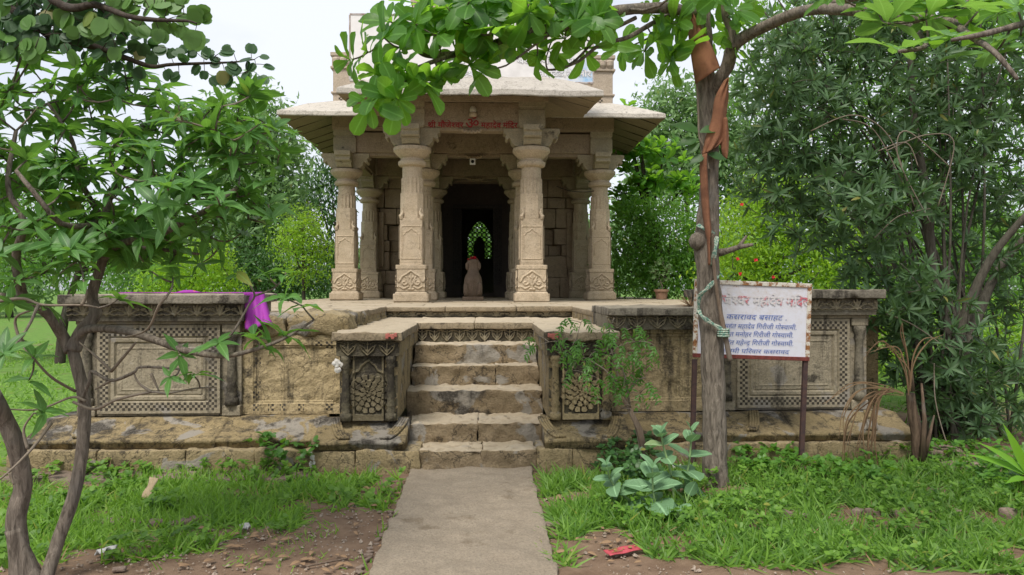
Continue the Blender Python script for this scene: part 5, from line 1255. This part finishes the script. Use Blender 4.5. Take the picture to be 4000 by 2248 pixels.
# ------------------------------------------------------------------ young plants in front of the platform
nm0 = W(1617, 1165, 6.5); nm0.z = 0; nm = empty('neem_sapling', nm0, 'slender sapling with feathery leaves tied to a stake in front of the right pedestal', 'sapling')
mb = MB(); nn = []
for L in ([(1620, 1200, 6.5), (1605, 1100, 6.5), (1585, 1030, 6.5), (1562, 975, 6.5), (1545, 905, 6.5), (1530, 850, 6.5), (1545, 800, 6.5)], [(1585, 1030, 6.5), (1575, 960, 6.45), (1560, 900, 6.4), (1580, 850, 6.4)], [(1562, 975, 6.5), (1520, 930, 6.4), (1470, 900, 6.4)], [(1575, 1000, 6.5), (1600, 960, 6.5), (1625, 950, 6.5)]):
    P = smooth_path([W(*a) for a in L], 5); nn += P[3:]; mb.tube(P, list(np.linspace(.011, .004, len(P))), 6)
tg = [W(x, y, 6.4 + rng.normal(0, .12)) for x, y in [(rng.normal(1530, 62), rng.normal(880, 42)) for _ in range(46)] + [(1440, 870), (1425, 850), (1450, 910), (1470, 940), (1610, 820), (1600, 870), (1630, 960), (1640, 975), (1610, 990), (1435, 890), (1620, 830)]]
tb, dr = grow([np.array(p) for p in nn], tg, .05, -.1, .005, .002)
for p_, r_ in tb: mb.tube(p_, r_, 4)
o = mb.build('stem', M['twig'], nm, smooth=True); o.location = -nm0
LP, LD, LN = [], [], []
for p, d in zip(tg, dr):
    d = unit(np.array(d) + np.array([rng.normal(0, .02), -.01, -.04])); 
    for q in range(2):
        dd = unit(d + rng.normal(0, .45, 3) + np.array([0, -.1, -.2])); s_ = unit(np.cross(dd, [0, -.5, .9])); nrm = np.cross(s_, dd)
        for i in range(5):
            b = np.array(p) + dd * (.015 + i * .022) + np.array([0, 0, -.002 * i * i])
            for sg in (-1, 1): LP.append(b); LD.append(dd * .55 + s_ * sg + rng.normal(0, .38, 3) + np.array([0, 0, -.2])); LN.append(nrm)
o = leaves('foliage', LP, LD, LN, rng.uniform(.03, .058, len(LP)), .016, 'lance', M['neem'], nm, .2, .3); o.location = -nm0
mb = MB()
for k in range(4): mb.tube([W(1626 + k * 3, 1180, 6.46 + .02 * k), W(1604 + k * 3, 1080, 6.46), W(1570 + k * 4, 1005 + 6 * k, 6.46)], .013, 6)
mb.tube([W(1575 + 12 * math.cos(t), 1012 + t * 1.5, 6.45 + .02 * math.sin(t)) for t in np.linspace(0, 12, 24)], .006, 4)
o = mb.build('stake', M['wood'], nm, smooth=True); o.location = -nm0

mk0 = W(1690, 1300, 5.7); mk0.z = 0; mk = empty('milkweed_plant', mk0, 'pale felted large leaved plant growing left of the tree base', 'plant')
mb = MB(); P, D, N, Ls = [], [], [], []
for L, sc in (([(1705, 1300, 5.8), (1722, 1225, 5.8), (1735, 1150, 5.8), (1740, 1085, 5.8)], 1.0), ([(1700, 1300, 5.7), (1688, 1195, 5.7), (1668, 1120, 5.7), (1663, 1090, 5.7)], .85), ([(1668, 1350, 5.4), (1655, 1290, 5.4), (1643, 1235, 5.4), (1641, 1178, 5.4)], 1.15), ([(1670, 1350, 5.5), (1615, 1285, 5.5), (1560, 1240, 5.5), (1535, 1205, 5.5), (1526, 1170, 5.5)], .85), ([(1690, 1320, 5.6), (1725, 1270, 5.6), (1735, 1230, 5.7)], .9), ([(1668, 1360, 5.3), (1690, 1320, 5.3), (1700, 1290, 5.3)], 1.1)):
    pts = smooth_path([W(*a) for a in L], 6); pts[0].z = min(pts[0].z, 0); mb.tube(pts, list(np.linspace(.012, .006, len(pts))), 7); m = len(pts)
    for q, idx in enumerate(range(m - 1, 4, -3)):
        p = pts[idx]; d = unit(np.array(pts[idx] - pts[idx - 1])); a0 = q * 1.57 + rng.uniform(-.3, .3); e = unit(np.cross(d, [.1, 1, .2])); g = np.cross(d, e)
        for s_ in (0, math.pi):
            rad = e * math.cos(a0 + s_) + g * math.sin(a0 + s_); ti = min(1.75, .55 + .3 * q)
            P.append(p); D.append(d * math.cos(ti) + rad * math.sin(ti)); N.append(d * math.sin(ti) - rad * math.cos(ti) + np.array([0, -.2, .1])); Ls.append(sc * min(.22, .10 + .036 * q))
o = mb.build('stem', plain('pale green stem', (.22, .33, .14), .6), mk, smooth=True); o.location = -mk0
Ls = np.array(Ls) * rng.uniform(.85, 1.15, len(Ls)); o = leaves('foliage', P, D, N, Ls, Ls * .72, 'round', M['milkweed'], mk, .22, .18, .04); o.location = -mk0

pm0 = W(2315, 1200, 6.8); pm0.z = 0; pmx = empty('palm_sapling', pm0, 'half dead palm sapling with drooping brown fronds right of the platform', 'palm')
mb = MB(); mb.tube(smooth_path([W(2322, 1235, 6.8), W(2312, 1150, 6.8), W(2306, 1092, 6.8), W(2296, 1040, 6.8), W(2290, 990, 6.8)], 5), list(np.interp(np.linspace(0, 4, 21), range(5), [.075, .062, .05, .045, .036])), 10)
mb.tube([W(2318, 1160, 6.72), W(2326, 1060, 6.72), W(2318, 965, 6.72)], [.03, .02, .008], 8); mb.tube([W(2322, 1170, 6.75), W(2335, 1110, 6.72), W(2350, 1045, 6.7)], [.022, .018, .006], 7)
mb.tube([W(2296, 985, 6.75), W(2294, 950, 6.75), W(2293, 930, 6.75)], [.02, .014, .008], 6)
o = mb.build('trunk', barkmat('husky palm trunk', (.05, .034, .024), (.20, .14, .095), .15, 25, 1.), pmx, smooth=True); o.location = -pm0
fr_ = MB()
FR = [[(2285, 995), (2276, 931), (2244, 878), (2210, 861), (2167, 899)], [(2285, 990), (2280, 930), (2255, 875), (2225, 868), (2195, 885)], [(2274, 990), (2210, 971), (2141, 965), (2075, 1015)], [(2274, 992), (2210, 980), (2150, 990), (2120, 1040), (2115, 1100)], [(2274, 995), (2215, 985), (2165, 1010), (2140, 1080), (2125, 1160)],
      [(2240, 978), (2212, 995), (2198, 1065), (2190, 1130), (2200, 1190)], [(2240, 980), (2206, 1010), (2185, 1080), (2175, 1150), (2195, 1195)], [(2238, 980), (2208, 1000), (2192, 1090), (2185, 1150), (2190, 1215)], [(2250, 985), (2210, 1000), (2202, 1080), (2205, 1140), (2210, 1200)], [(2245, 985), (2200, 1005), (2165, 1080), (2150, 1170)], [(2290, 985), (2285, 900), (2275, 840), (2265, 810)], [(2290, 985), (2300, 900), (2330, 860), (2370, 845)], [(2240, 985), (2190, 1000), (2130, 1060), (2122, 1130), (2128, 1180)]]
for L in FR:
    for q in range(2):
        y = 6.7 + rng.normal(0, .06); P = smooth_path([W(a + rng.normal(0, 5) * min(1, i), b + rng.normal(0, 5) * min(1, i), y - .02 * i) for i, (a, b) in enumerate(L)], 6); fr_.tube(P, list(np.linspace(.004, .0065, len(P) // 2)) + list(np.linspace(.0065, .0015, len(P) - len(P) // 2)), 4)
o = fr_.build('frond', M['frond'], pmx); o.location = -pm0
lp0 = W(2590, 1230, 5.9); lp0.z = 0; lp = empty('strap_leaf_plant', lp0, 'bright green strap leaved plant at the right edge', 'plant')
B0 = np.array(W(2585, 1200, 5.9)); dl = [(-1, -.1, .62), (-.8, -.2, .75), (-.5, -.1, 1.1), (.5, .1, .8), (.9, 0, .6), (-.75, -.5, .25)]
o = leaves('foliage', [B0 + rng.normal(0, .02, 3) for _ in dl], dl, [(-.4, -.5, .8)] * len(dl), rng.uniform(.36, .5, len(dl)), .075, 'lance', M['lily'], lp, .25, .25); o.location = -lp0
mb = MB(); mb.tube([Vector(B0) + Vector((0, 0, -.4)), Vector(B0) + Vector((0, 0, .02))], [.05, .035], 8)
for k in range(6): mb.tube(smooth_path([Vector(B0), Vector(B0) + Vector((rng.uniform(-.1, .1), -.08, -.08)), Vector(B0) + Vector((rng.uniform(-.16, .1), -.12, -.26))], 4), .006, 4)
o = mb.build('stem', M['frond'], lp, smooth=True); o.location = -lp0
tf = W(1738, 772, 7.6); gt = empty('dry_grass_tuft', tf, 'dry tuft of straw on the platform edge beside the tree trunk', 'tuft')
dd = [(rng.uniform(-1, .3), rng.uniform(-.5, .3), rng.uniform(.1, 1)) for _ in range(40)]; leaves('blades', np.zeros((40, 3)), dd, [(0, -.6, .8)] * 40, rng.uniform(.08, .2, 40), .008, 'blade', M['dry'], gt)

# ------------------------------------------------------------------ grass and weeds
def inpoly(x, y, poly):
    c = np.zeros(x.shape, bool); n = len(poly)
    for i in range(n):
        x0, y0 = poly[i]; x1, y1 = poly[(i + 1) % n]
        c ^= ((y0 > y) != (y1 > y)) & (x < (x1 - x0) * (y - y0) / (y1 - y0 + 1e-12) + x0)
    return c
def gp(pts): return [tuple(G(x, y)[:2]) for x, y in pts]
def patchy(x, y, f, seed): return np.array([noise.fractal(Vector((a * f, b * f, seed)), 1, 2, 3) for a, b in zip(x, y)])
def scatter(poly, n, f=1.2, seed=0., thr=-.15, soft=.25):
    P = np.array(poly); lo, hi = P.min(0), P.max(0); out = np.zeros((0, 2))
    while len(out) < n:
        q = rng.uniform(lo, hi, (n * 2, 2)); q = q[inpoly(q[:, 0], q[:, 1], poly)]; h = patchy(q[:, 0], q[:, 1], f, seed)
        q = q[rng.uniform(0, 1, len(q)) < np.clip((h - thr) / soft, 0, 1)]; out = np.vstack([out, q])
        if len(q) == 0: break
    return out[:n]
def blades(name, pts, lo, hi, w, mat, kind='blade', lean=.8):
    n = len(pts); P = np.concatenate([pts, np.full((n, 1), -.01)], 1); D = np.stack([rng.normal(0, lean, n), rng.normal(0, lean, n), rng.uniform(.35, 1.1, n)], 1)
    N = np.stack([rng.normal(0, .5, n), -np.ones(n) * .8, rng.uniform(.2, 1, n)], 1); return leaves(name, P, D, N, rng.uniform(lo, hi, n), w, kind, mat, None, .15, .35)
LG = gp([(-150, 1205), (60, 1192), (800, 1195), (1012, 1203), (1005, 1255), (960, 1290), (905, 1272), (840, 1290), (765, 1315), (735, 1348), (620, 1365), (500, 1395), (360, 1408), (150, 1425), (-150, 1440)])
LG2 = gp([(80, 1225), (760, 1215), (900, 1235), (780, 1290), (700, 1330), (480, 1370), (100, 1390)])
RG = gp([(1500, 1200), (1640, 1190), (2100, 1175), (2700, 1165), (2750, 1448), (2300, 1440), (1900, 1432), (1640, 1405), (1560, 1330), (1480, 1290), (1420, 1250)])
RG2 = gp([(1365, 1205), (1520, 1198), (1600, 1330), (1500, 1330), (1430, 1360), (1440, 1440), (1400, 1448), (1380, 1330)])
o = blades('grass', np.vstack([scatter(LG, 8500, 1.9, 1), scatter(LG2, 6500, 1.5, 2)]), .04, .16, .015, M['grass']); tag(o, kind='stuff')
rg = np.vstack([scatter(RG, 17000, 1.6, 4, -.36), scatter(RG2, 2200, 2.2, 6, .0)]); o = blades('weeds', rg, .05, .20, .0155, M['weed']); tag(o, kind='stuff')
def broad(pts, smin, smax, mat, name, lf):
    C = np.concatenate([pts, rng.uniform(smin, smax, (len(pts), 1))], 1); P, D, N = whorl_arrays(C, [(rng.normal(0, .3), rng.normal(0, .3) - .2, 1) for _ in C], 4, 7, (.8, 1.6))
    L = rng.uniform(lf * .6, lf * 1.3, len(P)); return tag(leaves(name, P, D, N, L, L * .62, 'round', mat, None, .2, .25), kind='stuff')
broad(scatter(RG, 900, 1.6, 8, -.15), .04, .15, M['weed'], 'weeds', .035); broad(scatter(LG, 330, 1.4, 12, 0.), .03, .14, M['weed'], 'weeds', .045)
broad(scatter(gp([(1850, 1160), (2700, 1150), (2700, 1260), (2300, 1250), (1850, 1200)]), 420, 1, 9, -.3), .05, .2, M['mid'], 'weeds', .05)
broad(scatter(gp([(620, 1190), (800, 1180), (790, 1215), (620, 1215)]), 22, 1, 9, -.9), .14, .34, M['neem'], 'weeds', .06)
broad(scatter(gp([(1490, 1185), (1620, 1175), (1680, 1230), (1560, 1260)]), 120, 1, 9, -.9), .06, .32, M['darkg'], 'weeds', .05)
far = scatter([(-16, 6.8), (-4.4, 6.8), (-4.4, 24), (-24, 24)], 26000, .5, 3, -.25); o = blades('lawn_grass', far, .05, .13, .024, M['grass']); tag(o, kind='stuff')
far = scatter([(4.4, 7.9), (14, 7.9), (14, 16), (4.6, 16)], 7000, .5, 3, -.15); o = blades('lawn_grass', far, .06, .14, .02, M['weed']); tag(o, kind='stuff')
dry = np.vstack([scatter(LG, 500, 2, 21, -.1), scatter(RG, 900, 2, 22, -.1)]); o = blades('dry_grass', dry, .05, .16, .008, M['dry'], lean=1.3); tag(o, kind='stuff')
edge = np.array([(x + rng.normal(0, .03), y) for y in rng.uniform(3.2, 6.7, 260) for x in ((xl0 - .02,) if rng.random() < .4 else (xr0 + .02,))]); edge = edge[patchy(edge[:, 0], edge[:, 1], 3, 9) > -.05]; o = blades('grass', edge, .03, .11, .012, M['grass']); tag(o, kind='stuff')
thin = scatter(gp([(-100, 1400), (1000, 1260), (900, 1448), (-100, 1500)]), 500, 2, 5, .05); o = blades('grass', thin, .02, .07, .007, M['grass']); tag(o, kind='stuff')

# ------------------------------------------------------------------ stones and litter
def rock(name, c, sx, sy, sz, seed, mat='rubble', rz=0, label=None, cat='stone', group=None):
    mb = MB(); mb.rbox(-sx, sx, -sy, sy, -sz * .4, sz, min(sx, sy, sz) * .5 + .005, min(sx, sy, sz) * .45, min(sx, sy, sz) * .5, seed * 3.1, 1.2 / max(sx, .02) * .3)
    o = mb.build(name, M[mat], smooth=True); o.location = (c[0], c[1], 0); o.rotation_euler = (0, 0, rz); return tag(o, label, cat, group)
for i, (x, y, s_) in enumerate(((1782, 1290, .05), (1913, 1292, .05), (1975, 1288, .06), (2017, 1295, .055), (2160, 1285, .07), (2193, 1282, .07), (2255, 1284, .06), (2279, 1282, .06), (2355, 1285, .06), (2420, 1290, .07), (2540, 1290, .09))):
    rock('stone', G(x, y + 12), s_ * .75, s_ * .5, s_ * .7, i + 1, rz=i, label='rough brown stone in the row half buried in weeds', group='stones in the weeds on the right')
for i, (x, y, s_) in enumerate(((268, 1316, .10), (345, 1318, .07), (400, 1320, .06), (455, 1316, .08), (505, 1308, .07))):
    rock('kerb_stone', G(x, y + 6), s_, .05, .045, i + 20, rz=.1 * i, label='long flat stone of the broken kerb in the left grass', group='kerb stones in the left grass')
for i, (x, y, s_) in enumerate(((1392, 1325, .06), (1432, 1318, .04), (1490, 1318, .035))):
    rock('pale_stone', G(x, y), s_, s_ * .7, s_ * .5, i + 30, rz=i, label='pale stone lying on the dirt right of the path', group='pale stones right of the path')
rj = random.Random(5)
for i in range(16):
    t = i / 15; rock('rubble_chip', G(985 - 75 * t + rj.uniform(-10, 4), 1290 + 150 * t), rj.uniform(.012, .034), rj.uniform(.01, .022), rj.uniform(.006, .016), i + 40, rz=rj.uniform(0, 3), label='small stone chip along the left edge of the concrete path', cat='stone', group='stone chips along the path')
for x, y, s_, lb in ((2352, 1142, .22, 'flat broken slab lying behind the dead palm'), (2415, 1172, .16, 'rounded stone in front of the dark shrub'), (2475, 1170, .15, 'second rounded stone near the strap leaved plant'), (300, 1425, .035, 'pebble on bare dirt near the left tree base')):
    rock('stone', G(x, y + 10), s_, s_ * .6, s_ * .4, s_ * 50, rz=.3, label=lb)
gv = np.vstack([scatter(gp([(-100, 1330), (700, 1330), (1000, 1210), (1025, 1290), (930, 1448), (-100, 1500)]), 1100, 2, 31, -.4), scatter(gp([(1360, 1210), (1500, 1210), (1620, 1420), (2600, 1436), (2600, 1480), (1400, 1480)]), 500, 2, 32, -.4)])
pv = np.array([(1, 0, 0), (0, 1, 0), (-1, 0, 0), (0, -1, 0), (.3, .2, .8), (.3, .2, .8), (.3, .2, .8), (.3, .2, .8)]); r_ = rng.uniform(.003, .011, len(gv)) * rng.choice([1, 1, 1, 1.8], len(gv)); V = np.zeros((len(gv), 8, 3))
for i in range(len(gv)):
    a = rng.uniform(0, 6.3); c, q = math.cos(a), math.sin(a); pq = (pv + rng.normal(0, .15, (8, 1))) * r_[i]; V[i] = np.stack([gv[i, 0] + pq[:, 0] * c - pq[:, 1] * q, gv[i, 1] + pq[:, 0] * q + pq[:, 1] * c, pq[:, 2] + .003], 1)
b_ = np.arange(len(gv))[:, None] * 8; o = np_mesh('gravel', V.reshape(-1, 3), np.concatenate([b_ + np.array([[i, (i + 1) % 4, 4 + (i + 1) % 4, 4 + i]]) for i in range(4)]), M['rubble2'], smooth=False); tag(o, kind='stuff')
# dry leaves
def leafthing(name, x, y, s_, mat, label, group, ang, kind='lance', r=.45):
    p = G(x, y); 
    o = leaves(name, [(0, 0, 0)], [(math.cos(ang), math.sin(ang), .12)], [(0, -.25, 1)], s_, s_ * r, kind, mat, None, .3, .25); o.location = (p.x, p.y, .02); md = o.modifiers.new('thick', 'SOLIDIFY'); md.thickness = .0015
    return tag(o, label, 'leaf', group)
leafthing('dry_leaf', 815, 1256, .24, M['dry'], 'large curled orange brown leaf on the grass left of the path', None, .25)
for i, (x, y) in enumerate([(rj.uniform(430, 980), rj.uniform(1330, 1440)) for _ in range(44)] + [(rj.uniform(1400, 1620), rj.uniform(1225, 1430)) for _ in range(34)] + [(rj.uniform(860, 1010), rj.uniform(1215, 1330)) for _ in range(26)]):
    leafthing('fallen_leaf', x, y, rj.uniform(.04, .09), M['dry'], 'small dry leaf fallen on the bare ground beside the path', 'fallen dry leaves', rj.uniform(0, 6.3))
def flat(name, x, y, w, d, mat, label, rz, tilt=.1, cat='litter', wav=.008):
    p = G(x, y); mb = MB(); n = 8
    mb.v = [((i / n - .5) * w, (j / n - .5) * d, wav * math.sin(i * 1.3 + j)) for j in range(n + 1) for i in range(n + 1)]
    mb.f = [(j * (n + 1) + i, j * (n + 1) + i + 1, (j + 1) * (n + 1) + i + 1, (j + 1) * (n + 1) + i) for j in range(n) for i in range(n)]
    o = mb.build(name, mat, smooth=True); md = o.modifiers.new('thick', 'SOLIDIFY'); md.thickness = .004; o.location = (p.x, p.y, .03 + tilt * d * .5); o.rotation_euler = (tilt, 0, rz); return tag(o, label, cat)
flat('cardboard_scrap', 377, 1270, .075, .16, M['card'], 'tan cardboard scrap standing in the left grass', -.4, 1.0).location.z = .13
rpk = flat('red_packet', 1568, 1397, .25, .075, M['redpack'], 'flattened red and gold foil packet on the dirt right of the path', .45, .12, wav=.003)
mb = MB()
for x, r_ in ((-.06, .012), (0, .007), (.05, .013), (.09, .007)): mb.lathe([(r_ * .3, .0), (r_, .001), (r_, .002), (r_ * .5, .003)], (x, 0, .007), 10)
mb.box(-.1, -.02, -.02, -.016, .006, .009).box(-.1, -.03, .014, .018, .006, .009); mb.build('gold_print', M['gold'], rpk)
for x, y, s_, lb in ((617, 1338, .05, 'white paper scrap at the edge of the left grass'), (268, 1400, .08, 'crumpled white plastic bag in the grass by the left tree'), (1700, 1185, .06, 'bluish white wrapper behind the large leaved plant')):
    flat('paper_scrap', x, y, s_ * 1.4, s_, M['paper'], lb, x, .3, wav=.015)
mb = MB(); mb.tube(smooth_path([G(770, 1425, .012), G(820, 1415, .015), G(875, 1405, .01)], 4), .006, 5); tag(mb.build('dry_twig', M['wood'], smooth=True), 'thin dry twig lying on the dirt left of the path', 'twig')
